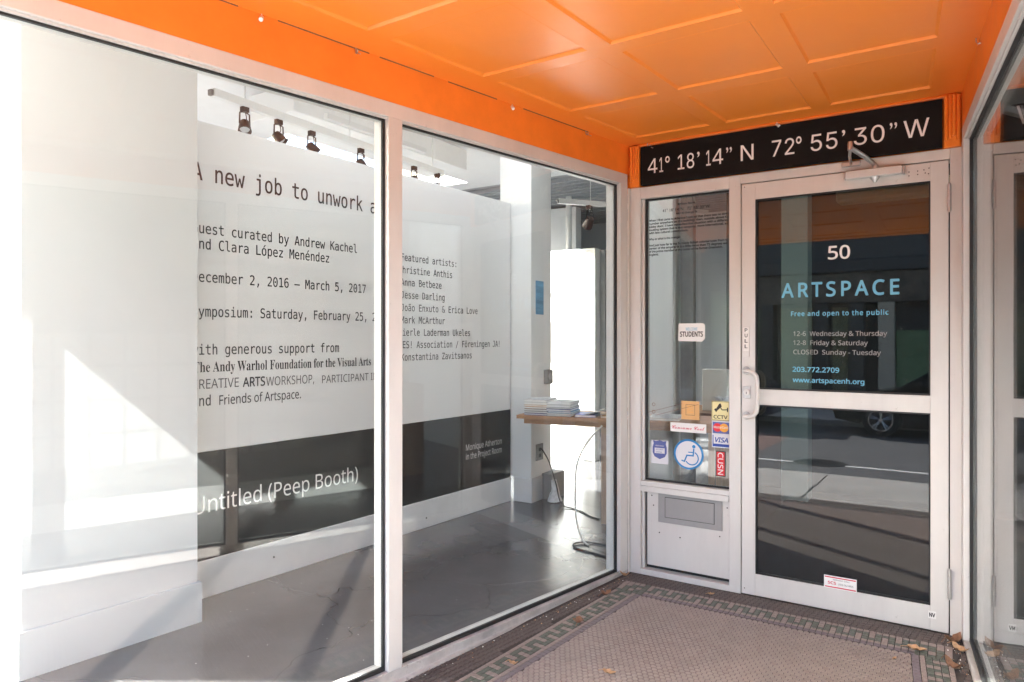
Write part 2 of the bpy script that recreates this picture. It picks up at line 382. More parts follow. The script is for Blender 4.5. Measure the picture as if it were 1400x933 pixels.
def letters(body, M, cap, width=None, f=None, bold=0.0, x0=0.0, depth=0.0006, align='L', advance=None, spacing=1.0):
    """text as a thin mesh, baseline start at M's origin, x along the line, y up; cap = capital height in metres"""
    cu = bpy.data.curves.new('text', 'FONT'); cu.body = body
    if f: cu.font = f
    cu.size = 1.0; cu.resolution_u = 3; cu.space_character = spacing
    ob = bpy.data.objects.new('text', cu); C.objects.link(ob)
    dg = bpy.context.evaluated_depsgraph_get(); me = bpy.data.meshes.new_from_object(ob.evaluated_get(dg))
    bpy.data.objects.remove(ob); bpy.data.curves.remove(cu)
    vs = [v.co.copy() for v in me.vertices]; fs = [list(p.vertices) for p in me.polygons]; bpy.data.meshes.remove(me)
    mb = MB()
    if not vs: return mb
    s = cap/metrics(f)[0]; sx = s
    a = min(v.x for v in vs); b = max(v.x for v in vs)
    if width: sx = width/(b-a)
    if advance: sx = advance/metrics(f)[1]; a = 0.0
    sh = {'L': 0.0, 'C': -(b-a)*sx/2, 'R': -(b-a)*sx}[align]
    out = [Vector(((v.x-a)*sx+sh+x0, v.y*s, 0)) for v in vs]
    mb.add(out, fs, 0)
    if bold > 0:          # heavier weight: the same outline laid down again, shifted by the extra stroke width
        w_ = bold*s*1.1
        for q, (dx, dy) in enumerate(((-1, 0), (1, 0), (0, -1), (0, 1), (-.7, .7), (.7, -.7), (.7, .7), (-.7, -.7))): mb.add([v+Vector((dx*w_*sx/s, dy*w_, .00004*(q+1))) for v in out], fs, 0)
    mb.xf(M @ Matrix.Translation((0, 0, depth)))
    return mb
def plane_M(o, u, up=(0,0,1)):
    u = Vector(u).normalized(); up = Vector(up).normalized(); n = u.cross(up)
    M = Matrix((u, up, n)).transposed().to_4x4(); M.translation = Vector(o); return M
DOORY = 3.688
def doorM(x, z, y): return plane_M((x, y, z), (1, 0, 0))

# ================================================================== GROUND AND STREET
SLOPE = math.atan(0.022)
# sidewalk: individual slabs
sw = thing('sidewalk', None, None, (0, 0, -0.09), kind='structure')
bed = MB().box(-40, 40, -1.22, 0.52, -0.40, -0.13)
part('slab_bed', bed, 'grout', sw)
k = 0
for i in range(-14, 14):
    for j, (a, b) in enumerate(((-1.22, -0.36), (-0.35, 0.52))):
        x0 = i*1.5+0.3
        m = MB().box(x0+.006, x0+1.494, a, b, -0.128, -0.075-0.004*random.random()-(0.012 if j == 0 else 0), 0.004)
        part('slab', m, 'concrete', sw)
struct('kerb', MB().box(-60, 60, -1.36, -1.222, -0.5, -0.10, 0.015), 'kerb_stone')
struct('road', MB().box(-300, 300, -9.6, -1.36, -0.6, -0.26), 'asphalt')
struct('far_kerb', MB().box(-60, 60, -9.75, -9.602, -0.5, -0.12, 0.015), 'kerb_stone')
struct('far_sidewalk', MB().box(-60, 60, -12.9, -9.75, -0.5, -0.125), 'concrete')
struct('ground', MB().box(-1500, 1500, -1500, 1500, -0.9, -0.62), 'asphalt')
struct('lane_line', MB().box(-40, -1.95, -3.28, -3.18, -0.262, -0.256), 'road_paint')
struct('lane_line', MB().box(-1.25, 40, -3.28, -3.18, -0.262, -0.256), 'road_paint')
struct('red_road_patch', MB().box(-6.5, -2.6, -6.6, -4.3, -0.262, -0.257), 'asphalt_red')
mh = thing('manhole_cover', 'round iron manhole cover in the asphalt by the gap in the white lane line', 'manhole', (-1.6, -3.35, -0.26))
part('frame_ring', MB()._lathe2(Vector((-1.6, -3.35, -0.262)), Vector((0,0,1)), [(0, .36), (0.009, .36), (0.009, .31), (0.004, .31)], 36, 0), 'iron', mh)
c_ = MB()._lathe2(Vector((-1.6, -3.35, -0.262)), Vector((0,0,1)), [(0, .305), (0.008, .305)], 36, 0)
part('lid', c_, 'iron', mh)
t_ = MB()
for i in range(-5, 6):
    for j in range(-5, 6):
        if i*i+j*j < 26: t_.box(-1.6+i*.05-.015, -1.6+i*.05+.015, -3.35+j*.05-.015, -3.35+j*.05+.015, -0.254, -0.249)
part('tread_studs', t_, 'iron', mh, kind='stuff')

# ------------------------------------------------------------------ cars across the road
def make_car(name, label, x_front, y_side, paint, L=4.6):
    Z = -0.26
    t = thing(name, label, 'car', (x_front+L/2, y_side-0.88, Z), group='cars parked across the street')
    W = 1.76
    def prof(pts, ya, yb, tm=0.0):
        m = MB(); n = len(pts)
        vs = [(x_front+x, ya - (tm if z > .9 else 0), Z+z) for x, z in pts] + [(x_front+x, yb + (tm if z > .9 else 0), Z+z) for x, z in pts]
        m.add(vs, [list(range(n)), [i+n for i in range(n)][::-1]] + [(i, i+n, (i+1) % n+n, (i+1) % n) for i in range(n)], 0)
        return m
    ya, yb = y_side, y_side-W
    fw, rw, wr = 0.86, L-0.95, 0.335
    low = [(0.05, 0.32), (0.0, 0.5), (0.03, 0.66), (0.22, 0.78), (1.15, 0.95), (1.5, 0.98), (L-1.0, 1.02), (L-.1, 0.98), (L, 0.75), (L-0.02, 0.35), (L-.2, .26)]
    def arch(cx): return [(cx+math.cos(a)*(wr+.05), 0.33+math.sin(a)*(wr+.05)) for a in [PI*q/10 for q in range(11)]]
    pts = low + [(rw+wr+.05, .22)] + [p for p in arch(rw)] + [(rw-wr-.05, .2), (fw+wr+.05, .2)] + [p for p in arch(fw)] + [(fw-wr-.05, .24)]
    part('body', prof(pts, ya, yb), paint, t)
    cab = [(1.15, 0.95), (1.95, 1.40), (2.3, 1.45), (L-1.35, 1.43), (L-0.35, 1.0)]
    gm = prof(cab, ya-.04, yb+.04, .12); part('cabin_glass', gm, 'car_glass', t)
    roof = [(1.9, 1.395), (2.3, 1.462), (L-1.35, 1.442), (L-1.2, 1.38), (L-1.4, 1.405), (2.3, 1.43)]
    part('roof', prof(roof, ya-.15, yb+.15), paint, t)
    for x in (1.2, 2.45, L-1.35):
        m = MB(); top = 1.42; dx = 0.72 if x == 1.2 else (-0.0 if x == 2.45 else .0)
        m.tube([(x_front+x, ya-.05, Z+.96), (x_front+x+dx, ya-.165, Z+top)], .03, 6); part('pillar', m, paint, t)
    for cx in (fw, rw):
        for y, s in ((ya+.005, 1), (yb-.005, -1)):
            m = MB()._lathe2(Vector((x_front+cx, y, Z+.33)), Vector((0, -s, 0)), [(0.0, .2), (0.0, .31), (.02, .33), (.19, .33), (.21, .3), (.21, .2)], 28, 0)
            wh = part('wheel', m, 'tyre', t)
            rm = MB()._lathe2(Vector((x_front+cx, y+.004*s, Z+.33)), Vector((0, -s, 0)), [(.004, .200), (-.004, .203), (-.004, .222), (.004, .226)], 28, 0, False)
            sub('rim', rm, 'rim', wh)
            sp = MB()
            for q in range(10):
                a = 2*PI*(q//2)/5 + (0.13 if q % 2 else -0.13) + .3
                sp.tube([(x_front+cx+.03*math.cos(a), y-.012*s, Z+.33+.03*math.sin(a)), (x_front+cx+.21*math.cos(a), y-.004*s, Z+.33+.21*math.sin(a))], [.016, .011], 6)
            sp.lathe((x_front+cx, y+.006*s, Z+.33), (0, -s, 0), [(0, .04), (.05, .05)], 12)
            sub('spokes', sp, 'rim', wh)
    part('headlight', MB().box(x_front+.03, x_front+.42, ya-.10, ya+.006, Z+.60, Z+.70, .02), 'headlight', t)
    part('headlight', MB().box(x_front+.03, x_front+.42, yb-.006, yb+.10, Z+.60, Z+.70, .02), 'headlight', t)
    part('tail_light', MB().box(x_front+L-.3, x_front+L+.004, ya-.10, ya+.006, Z+.72, Z+.84, .02), 'red_plastic', t)
    mr = MB().box(x_front+1.5, x_front+1.68, ya+.0, ya+.16, Z+.98, Z+1.10, .03); part('mirror', mr, paint, t)
    for x in (2.3, 3.3): part('door_handle', MB().box(x_front+x, x_front+x+.14, ya-.01, ya+.02, Z+.84, Z+.87, .008), 'rim', t)
    for x in (1.45, 2.42, 3.42): part('door_gap', MB().box(x_front+x, x_front+x+.006, ya-.002, ya+.003, Z+.28, Z+.95), 'gasket', t)
    return t
make_car('parked_car', 'black sedan with silver alloy wheels parked across the street, nose to the left', -2.02, -7.75, 'car_paint')
make_car('parked_car', 'dark blue car parked across the street behind the gap left of the black sedan', -7.75, -7.7, 'car_paint_blue')

# ------------------------------------------------------------------ buildings across the street
FY = -13.0
bl = thing('shop_building', 'dark storefront building across the street with blinds and a green panel', 'building', (-2, FY-3, -0.125))
part('ground_floor_wall', MB().box(-14, 10, FY-6, FY-.6, -.13, 3.6), 'front_dark', bl)
part('cornice', MB().box(-14, 10, FY-.6, FY+.12, 3.6, 3.95, .03), 'front_dark', bl)
part('sign_band', MB().box(-14, 10, FY-.6, FY+.02, 2.80, 3.595), 'sign_brown', bl)
part('upper_wall', MB().box(-14, 10, FY-6, FY-.05, 3.955, 4.75), 'front_upper', bl)
part('roof', MB().box(-14.2, 10.2, FY-6, FY+.15, 4.755, 4.95, .03), 'stone_far', bl)
for x in (-13.8, -9.2, -6.6, -4.62, -3.18, -2.3, -1.62, -.12, 2.6, 5.5, 9.6):
    w_ = .34 if abs(x+1.62) > .01 else .38
    part('pilaster', MB().box(x, x+w_, FY-.6, FY+.0, -.13, 2.795, .01), 'stone_far' if abs(x+1.62) < .01 else 'front_dark', bl)
for a, b, m_ in ((-13.4, -9.3, 'blind_grey'), (-8.8, -6.7, 'blind_olive'), (-6.2, -4.7, 'panel_green'), (-4.2, -3.25, 'blind_olive'), (-2.8, -2.35, 'blind_olive'), (.3, 2.5, 'blind_grey'), (3.0, 5.4, 'blind_olive'), (5.9, 9.5, 'blind_grey')):
    part('blind', MB().box(a+.04, b-.04, FY-.45, FY-.40, .35, 2.7), m_, bl)
    part('shop_pane', MB().box(a, b, FY-.2, FY-.19, .3, 2.79), 'street_window_glass', bl)
    part('stall_riser', MB().box(a-.05, b+.05, FY-.5, FY-.12, -.13, .3, .01), 'front_dark', bl)
part('green_panel', MB().box(-1.22, -.14, FY-.4, FY-.34, .3, 2.05, .01), 'panel_green', bl)
bl2 = thing('brick_building', 'red brick building further left across the street', 'building', (-24, FY-3, -0.125))
part('wall', MB().box(-34, -14.25, FY-6, FY-.1, -.13, 5.2), 'brick_far', bl2); part('roof', MB().box(-34.2, -14.22, FY-6, FY+.2, 5.205, 5.4, .04), 'stone_far', bl2)
for i in range(7):
    for z in (0.8,):
        x = -33+i*2.7; wn = part('window', MB().box(x, x+1.3, FY-.099, FY-.05, z, z+2.2, .02), 'stone_far', bl2); sub('pane', MB().box(x+.1, x+1.2, FY-.0505, FY-.045, z+.1, z+2.1), 'car_glass', wn)
bl3 = thing('stone_building', 'pale stone building further right across the street', 'building', (20, FY-3, -0.125))
part('wall', MB().box(10.25, 30, FY-6, FY-.1, -.13, 5.0), 'stone_far', bl3); part('roof', MB().box(10.22, 30.2, FY-6, FY+.2, 5.005, 5.2, .04), 'front_dark', bl3)
for i in range(7):
    for z in (0.8,):
        x = 11+i*2.7; wn = part('window', MB().box(x, x+1.3, FY-.099, FY-.05, z, z+2.2, .02), 'front_dark', bl3); sub('pane', MB().box(x+.1, x+1.2, FY-.0505, FY-.045, z+.1, z+2.1), 'car_glass', wn)

# ================================================================== THE GALLERY SHELL
HR = 3.25                                # room height
tanL, tanR = math.tan(R(10.9)), math.tan(R(4.42))
def xl(y): return -1.569 - (3.671-y)*tanL          # outer face of the left window frame
def xr(y): return 0.041 + (3.69-y)*tanR            # outer face of the right window frame
YF = 0.40                                # street face of the gallery
struct('gallery_floor', MB().prism([(-7.2, YF-.05), (xl(YF-.05)-.02, YF-.05), (-1.569-.02, 3.671), (-1.58, 3.74), (.13, 3.74), (xr(3.6)+.03, 3.6), (xr(YF-.05)+.03, YF-.05), (4.2, YF-.05), (4.2, 10.2), (-7.2, 10.2)], -0.6, 0.0), 'gallery_floor')
gw = thing('gallery_wall', None, None, (-1.5, 10.2, 0), kind='structure')
part('back_wall', MB().box(-7.2, 4.2, 10.2, 10.35, -.1, HR), 'wall_white', gw)
part('left_wall', MB().box(-7.35, -7.2, YF, 10.35, -.1, .9), 'wall_white', gw)
part('left_wall', MB().box(-7.35, -7.2, 6.6, 10.35, .901, HR), 'wall_white', gw)
part('left_wall', MB().box(-7.35, -7.2, YF, 1.0, .901, HR), 'wall_white', gw)
part('right_wall', MB().box(4.2, 4.35, YF, 10.35, -.1, HR), 'wall_white', gw)
gc = thing('gallery_ceiling', None, None, (-1.5, 5, HR), kind='structure')
OPEN = ((-7.1, -4.95, 4.2, 6.7, 'clear'), (-2.95, -2.45, 2.5, 4.7, 'frosted'), (1.6, 3.6, 3.2, 5.0, 'frosted'))  # roof openings added to brighten the rooms and let sun in
def slab_with_holes(x0, x1, y0, y1, z0, z1):
    """one mesh: a slab with the added rectangular roof lights cut out"""
    xs = sorted({x0, x1} | {min(max(v, x0), x1) for o in OPEN for v in o[:2]}); ys = sorted({y0, y1} | {min(max(v, y0), y1) for o in OPEN for v in o[2:4]})
    m = MB()
    hole = lambda x, y: any(o[0] < x < o[1] and o[2] < y < o[3] for o in OPEN)
    solid_ = [[not hole((xs[i]+xs[i+1])/2, (ys[j]+ys[j+1])/2) for j in range(len(ys)-1)] for i in range(len(xs)-1)]
    for i in range(len(xs)-1):
        for j in range(len(ys)-1):
            if not solid_[i][j]: continue
            a, b, c, d = xs[i], xs[i+1], ys[j], ys[j+1]
            m.add([(a, c, z0), (a, d, z0), (b, d, z0), (b, c, z0)], [(0, 1, 2, 3)]); m.add([(a, c, z1), (b, c, z1), (b, d, z1), (a, d, z1)], [(0, 1, 2, 3)])
            nb = lambda p, q: 0 <= p < len(xs)-1 and 0 <= q < len(ys)-1 and solid_[p][q]
            if not nb(i-1, j): m.add([(a, c, z0), (a, c, z1), (a, d, z1), (a, d, z0)], [(0, 1, 2, 3)])
            if not nb(i+1, j): m.add([(b, c, z0), (b, d, z0), (b, d, z1), (b, c, z1)], [(0, 1, 2, 3)])
            if not nb(i, j-1): m.add([(a, c, z0), (b, c, z0), (b, c, z1), (a, c, z1)], [(0, 1, 2, 3)])
            if not nb(i, j+1): m.add([(a, d, z0), (a, d, z1), (b, d, z1), (b, d, z0)], [(0, 1, 2, 3)])
    return m
part('white_ceiling', slab_with_holes(-7.35, 4.35, YF, 7.0, HR, HR+.12), 'gallery_ceiling', gc)
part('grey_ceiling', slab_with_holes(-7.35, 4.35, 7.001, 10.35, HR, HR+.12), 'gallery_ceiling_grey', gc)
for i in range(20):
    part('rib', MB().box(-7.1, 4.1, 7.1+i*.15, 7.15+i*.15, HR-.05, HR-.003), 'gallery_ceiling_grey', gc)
struct('roof_slab', slab_with_holes(-7.5, 4.5, .41, 10.5, HR+.125, HR+.30), 'stone_far')
for x0_, x1_, y0_, y1_, k_ in OPEN:
    lb_ = {-7.1: 'clear roof light added over the left gallery room to let in sun', -2.95: 'frosted roof light added to brighten the strip behind the left window', 1.6: 'frosted roof light added to brighten the right gallery room'}[x0_]
    t = thing('added_roof_light', lb_, 'skylight', ((x0_+x1_)/2, (y0_+y1_)/2, HR+.3))
    part('pane', MB().box(x0_-.05, x1_+.05, y0_-.05, y1_+.05, HR+.305, HR+.312), 'frosted' if k_ == 'frosted' else 'street_window_glass', t)
    for q in range(4): part('glazing_bar', MB().box(x0_-.05, x1_+.05, y0_-.05+(y1_-y0_+.06)*q/3, y0_-.01+(y1_-y0_+.06)*q/3, HR+.313, HR+.34), 'aluminium', t)
struct('upper_facade', MB().box(-7.5, 4.5, -.1, .40, HR+.12, 4.3), 'brick_far')
# beams over the street windows and over the entry
struct('street_beam', MB().box(-7.5, -2.25, .25, .55, 3.12, HR-.003), 'front_dark')
struct('street_beam', MB().box(.45, 4.5, .25, .55, 3.12, HR-.003), 'front_dark')

# ceiling of the entry: coffered orange board
ZC = 2.46
ec = thing('entry_ceiling', None, None, (-.9, 2, ZC), kind='structure')
sB = [0, .076, .326, .376, .625, .675, .924, 1]
yB = [3.69, 3.55, 3.07, 2.965, 2.455, 2.37, 1.885, 1.79, 1.30, 1.21, .72, .63, .14, 0.0]
def cx_(s, y, inset=0): return xl(y) + (xr(y)-xl(y))*s
rail = MB()
for i in range(len(yB)-1):
    for j in range(7):
        if i % 2 == 1 and j % 2 == 1: continue
        a, b = yB[i], yB[i+1]
        p = [(cx_(sB[j], a), a), (cx_(sB[j], b), b), (cx_(sB[j+1], b), b), (cx_(sB[j+1], a), a)]
        rail.add([(x, y, ZC) for x, y in p], [(0, 1, 2, 3)])
part('ceiling_frame', rail, 'orange', ec)
for i in range(1, len(yB)-1, 2):
    for j in (1, 3, 5):
        a, b = yB[i], yB[i+1]
        def corner(s, y, sx, sy, d): return (cx_(s, y)+sx*d, y+sy*d)
        rings = []
        for d, z in ((0, ZC), (0.001, ZC-.0005), (.009, ZC+.008), (.012, ZC+.009)):
            rings.append([(*corner(sB[j], a, 1, -1, d), z), (*corner(sB[j], b, 1, 1, d), z), (*corner(sB[j+1], b, -1, 1, d), z), (*corner(sB[j+1], a, -1, -1, d), z)])
        m = MB()
        vs = [p for rg in rings for p in rg]
        fs = [(q*4+k, q*4+(k+1) % 4, (q+1)*4+(k+1) % 4, (q+1)*4+k) for q in range(3) for k in range(4)] + [(12, 13, 14, 15)]
        m.add(vs, [f[::-1] if len(f) == 4 and f[0] < 12 and False else f for f in fs])
        part('ceiling_panel', m, 'orange', ec)
part('ceiling_board', MB().prism([(xl(0)-.1, 0), (xr(0)+.1, 0), (xr(3.7)+.1, 3.7), (xl(3.7)-.1, 3.7)], ZC+.03, ZC+.10), 'front_dark', ec)
part('front_beam', MB().box(xl(0)-.3, xr(0)+.3, -.12, -.003, ZC-.01, HR+.1, .004), 'orange', ec)
# fascias above the windows and above the door
fl_ = MB(); fl_.prism([(xl(.0), 0.0), (xl(3.69), 3.69), (xl(3.69)-.06, 3.69), (xl(.0)-.06, 0.0)][::-1], 2.296, HR+.1)
part('left_fascia', fl_, 'orange_fascia', ec)
fr_ = MB(); fr_.prism([(xr(.0), 0.0), (xr(0)+.06, 0.0), (xr(3.69)+.06, 3.69), (xr(3.69), 3.69)], 2.296, HR+.1)
part('right_fascia', fr_, 'orange_fascia', ec)
part('added_lining', MB().prism([(xl(.0)-.0605, 0.0), (xl(3.69)-.0605, 3.69), (xl(3.69)-.12, 3.69), (xl(.0)-.12, 0.0)][::-1], 2.2965, HR-.001), 'wall_white', ec)  # white lining added to stop orange bounce onto the pier
part('added_lining', MB().prism([(xr(.0)+.0605, 0.0), (xr(0)+.12, 0.0), (xr(3.69)+.12, 3.69), (xr(3.69)+.0605, 3.69)], 2.2965, HR-.001), 'wall_white', ec)
part('added_lining', MB().box(xl(3.69)-.12, xr(3.69)+.12, 3.8205, 3.86, 2.2165, HR-.001), 'wall_white', ec)
part('door_fascia', MB().box(xl(3.69)-.12, xr(3.69)+.12, 3.702, 3.82, 2.216, HR+.1), 'orange_fascia', ec)
part('quarter_round', MB().tube([(xl(3.69)+.06, 3.69, 2.452), (xr(3.69)-.02, 3.69, 2.452)], .013, 10), 'orange', ec)
# shadow gap between ceiling and left fascia (open joint in lengths)
jt = MB()
for a, b in ((.3, .9), (1.05, 1.42), (1.56, 1.93), (1.98, 2.25), (2.33, 2.62), (2.8, 3.3)):
    jt.prism([(xl(a)+.0008, a), (xl(b)+.0008, b), (xl(b)+.004, b), (xl(a)+.004, a)][::-1], ZC-.0035, ZC-.0003)
part('open_joint', jt, 'leaf_brown', ec)

# corner brackets beside the sign
def bracket(x0, x1, label):
    m = MB(); n = 4; w_ = (x1-x0)/n
    for i in range(n): m.tube([(x0+w_*(i+.5), 3.665+.006*(i % 2), 2.245+.01*((i*7) % 3)), (x0+w_*(i+.5), 3.665+.006*(i % 2), 2.448)], w_*.56, 10)
    m.box(x0, x1, 3.668, 3.70, 2.216, 2.45, .003)
    return solid('moulding_block', m, 'orange_chipped', label, 'moulding')
bracket(-1.552, -1.495, 'chipped orange fluted moulding block at the left end of the black address sign')
bracket(-.026, .036, 'chipped orange fluted moulding block at the right end of the black address sign')

# ------------------------------------------------------------------ address sign
sg = thing('address_sign', 'long black board with white coordinates above the glass door', 'sign', (-.76, 3.66, 2.222))
part('board', MB().box(-1.487, -.033, 3.664, 3.70, 2.221, 2.439, .002), 'sign_black', sg)
def sign_text(body, a, b, f, z=2.281, cap=.0815): part('lettering', letters(body, doorM(a, z, 3.664), cap, b-a, f, .001, depth=.0015), 'vinyl_white', sg)
for body, a, b, f in (('4', -1.442, -1.386, F_MATH), ('1', -1.374, -1.352, F_INTER), ('18', -1.268, -1.176, F_INTER), ('1', -1.110, -1.086, F_INTER), ('4', -1.076, -1.020, F_MATH), ('N', -.928, -.863, F_INTER), ('72', -.772, -.664, F_INTER),
                      ('55', -.587, -.466, F_INTER), ('30', -.394, -.264, F_INTER), ('W', -.186, -.083, F_INTER)): sign_text(body, a, b, f)
for x in (-1.327, -.643): sign_text('°', x-.013, x+.013, F_INTER, 2.283)
for x in (-1.154, -.440): sign_text('’', x-.006, x+.008, None)
for x in (-.990, -.228): sign_text('”', x-.014, x+.016, None)

# ================================================================== TILED FLOOR OF THE ENTRY
tf = thing('tiled_floor', None, None, (0, 3.69, 0.0), rx=SLOPE, kind='structure')
def T(x, y, z=0): return Vector((x, y-3.69, z))          # local to the sloping floor
part('grout_bed', MB().prism([(xl(.45)+.0, .45-3.69), (xr(.45)-.0, .45-3.69), (xr(3.74)+.06, .05), (xl(3.74)-.06, .05)], -0.35, 0.0), 'grout', tf, world=False)
FLx = lambda y: -1.375 + (y-3.395)*math.tan(R(7.1))      # left edge of the hexagon field (to outside of purple line)
FRx = lambda y: -.145 - (y-3.395)*math.tan(R(4.42))
PT = 0.0265
# border tiles: (corner list, material)
tiles = []
def quad_tile(o, u, v, w, h, m): # o corner, u,v unit directions
    gp = .0012
    a = Vector(o)+Vector(u)*gp+Vector(v)*gp; tiles.append((a, Vector(u), Vector(v), w-2*gp, h-2*gp, m))
def band(start, u, v, length, key=True, phase=0):
    """rows going outwards (v) from the purple line; u runs along the band"""
    n = int(length/PT)
    start = Vector(start); u = Vector(u); v = Vector(v)
    for i in range(n):
        p = start+u*(i*PT)
        quad_tile(p, u, v, PT, .030, 'tile_purple')
        quad_tile(p+v*.030, u, v, PT, .0215, 'tile_pink')
        for r in range(3):
            c = (i+phase) % 4
            pink = (c == 0 and r >= 1) or (c == 2 and r <= 1)
            quad_tile(p+v*(.0515+r*PT), u, v, PT, PT, 'tile_pink' if pink else 'tile_green')
        quad_tile(p+v*(.0515+3*PT), u, v, PT, .0215, 'tile_pink')
Bw = .0515+3*PT+.0215
band((FLx(3.395)-.0, 3.395, 0), (1, 0, 0), (0, 1, 0), FRx(3.395)-FLx(3.395)+.02)
dl = Vector((-math.sin(R(7.1)), -math.cos(R(7.1)), 0)); nl = Vector((-math.cos(R(7.1)), math.sin(R(7.1)), 0))
band(Vector((FLx(3.395), 3.395, 0)), dl, nl, 2.62, phase=1)
# left top corner block and right band
dr = Vector((math.sin(R(4.42)), -math.cos(R(4.42)), 0)); nr = Vector((math.cos(R(4.42)), math.sin(R(4.42)), 0))
band(Vector((FRx(3.395), 3.395, 0)), dr, nr, 2.62, phase=3)
band((FLx(.8)+.0, .80, 0), (1, 0, 0), (0, -1, 0), FRx(.8)-FLx(.8), phase=0)
for sgn, x0 in ((-1, FLx(3.395)), (1, FRx(3.395))):     # corner squares
    for i in range(5):
        for r in range(5):
            u = Vector((sgn, 0, 0)); v = Vector((0, 1, 0))
            m_ = 'tile_pink' if (i == 4 or r == 4) else ('tile_green' if (i+r) % 3 else 'tile_pink')
            if i == 0 or r == 0: m_ = 'tile_green'
            pp = Vector((x0, 3.395, 0))+u*(i*.0305)+v*(.0025+r*.0302)
            if sgn < 0: pp = pp-Vector((.0305, 0, 0))
            quad_tile(pp, (1, 0, 0), v, .0305, .0302, m_)
# dark outer strip: rows parallel to the door
def inside_dark(x, y):
    if not (xl(y)+.004 < x < xr(y)-.0): return False
    if y > 3.395+Bw+.003: return True
    # left of left band
    q = Vector((x-FLx(3.395), y-3.395, 0)); 
    if q.dot(nl) > Bw+.013: return True
    q = Vector((x-FRx(3.395), y-3.395, 0))
    if q.dot(nr) > Bw+.013: return True
    return False
y = .5
while y < 3.675:
    x = xl(y)
    while x < xr(y):
        if inside_dark(x+.013, y+.013) and inside_dark(x+.002, y+.013) and y+.0265 < 3.68:
            tiles.append((Vector((x+.0012, y+.0012, 0)), Vector((1,0,0)), Vector((0,1,0)), PT-.0024, PT-.0024, 'tile_dark'))
        x += PT
    y += PT
def tile_geo(mb, t, mi=0, h=.0035, local=False):
    a, u, v, w_, hh, _ = t; b = .0018; dz = random.uniform(-.0005, .0005)
    a = Vector((a.x, a.y-3.69, .0)) if not local else Vector((0,0,0))
    c = [a, a+u*w_, a+u*w_+v*hh, a+v*hh]; ci = [a+u*b+v*b, a+u*(w_-b)+v*b, a+u*(w_-b)+v*(hh-b), a+u*b+v*(hh-b)]
    if u.cross(v).z < 0: c = c[::-1]; ci = ci[::-1]
    vs = [p+Vector((0,0,.0006)) for p in c]+[p+Vector((0,0,h+dz)) for p in ci]
    mb.add(vs, [(4,5,6,7)]+[(k, (k+1) % 4, (k+1) % 4+4, k+4) for k in range(4)], mi)
# the 300 that show largest in the photograph are parts of their own
Cw = Vector((0, 0, 1.35)); fwd = Vector((-math.sin(R(32.75)), math.cos(R(32.75)), 0)); rgt = Vector((math.cos(R(32.75)), math.sin(R(32.75)), 0))
def px(p):
    d = Vector(p)-Cw; z = d.dot(fwd)
    return (700+933*d.dot(rgt)/z, 463-933*d.z/z, z) if z > .1 else (-9999, 0, 99)
cand = []
for i, t in enumerate(tiles):
    c = t[0]+t[1]*t[3]/2+t[2]*t[4]/2
    q = px((c.x, c.y, -(3.69-c.y)*.022))
    if 0 < q[0] < 1400 and 0 < q[1] < 928 and t[5] != 'tile_dark': cand.append((q[2], i))
cand.sort(); near = {i for _, i in cand[:295]}
rest = {}
share = {}
for i, t in enumerate(tiles):
    if i in near:
        key = (t[5], round(t[3], 4), round(t[4], 4), tuple(round(q, 3) for q in t[1]), tuple(round(q, 3) for q in t[2]))
        if key not in share:
            m = MB(); tile_geo(m, t, local=True); share[key] = mesh_of('tile', m, t[5])
        o = bpy.data.objects.new('tile', share[key]); C.objects.link(o); o.parent = tf; o.location = (t[0].x, t[0].y-3.69, random.uniform(-.0004, .0004))
    else:
        rest.setdefault(t[5], MB()); tile_geo(rest[t[5]], t)
mbr = MB(); ml = []
for k_, m in rest.items(): mbr.join(m, len(ml)); ml.append(k_)
part('border_tiles', mbr, ml, tf, world=False, kind='stuff')
# hexagon field
hx = MB(); pit = .0255; rowh = pit*math.sqrt(3)/2; j = 0; y = .815
while y < 3.385:
    x = FLx(y)-.006; x = math.floor(x/pit)*pit+(pit/2 if j % 2 else 0)
    while x < FRx(y)+.008:
        if x > FLx(y)-.006:
            ro, ri = pit/math.sqrt(3)-.0012, pit/math.sqrt(3)-.0028; dz = random.uniform(-.0005, .0005)
            vs = [(x+ro*math.cos(PI/6+PI/3*k), y-3.69+ro*math.sin(PI/6+PI/3*k), .0006) for k in range(6)]+[(x+ri*math.cos(PI/6+PI/3*k), y-3.69+ri*math.sin(PI/6+PI/3*k), .0034+dz) for k in range(6)]
            if not (FLx(y)+.014 < x < FRx(y)-.014):
                vs = [(min(max(a_, FLx(b_+3.69)+(.001 if q < 6 else .002)), FRx(b_+3.69)-(.001 if q < 6 else .002)), b_, c_) for q, (a_, b_, c_) in enumerate(vs)]
            hx.add(vs, [[6,7,8,9,10,11]]+[(k, (k+1) % 6, (k+1) % 6+6, k+6) for k in range(6)], 0 if random.random() > .06 else 1)
        x += pit
    y += rowh; j += 1
part('hexagon_tiles', hx, ['hex_pink', 'tile_pink'], tf, world=False, kind='stuff')

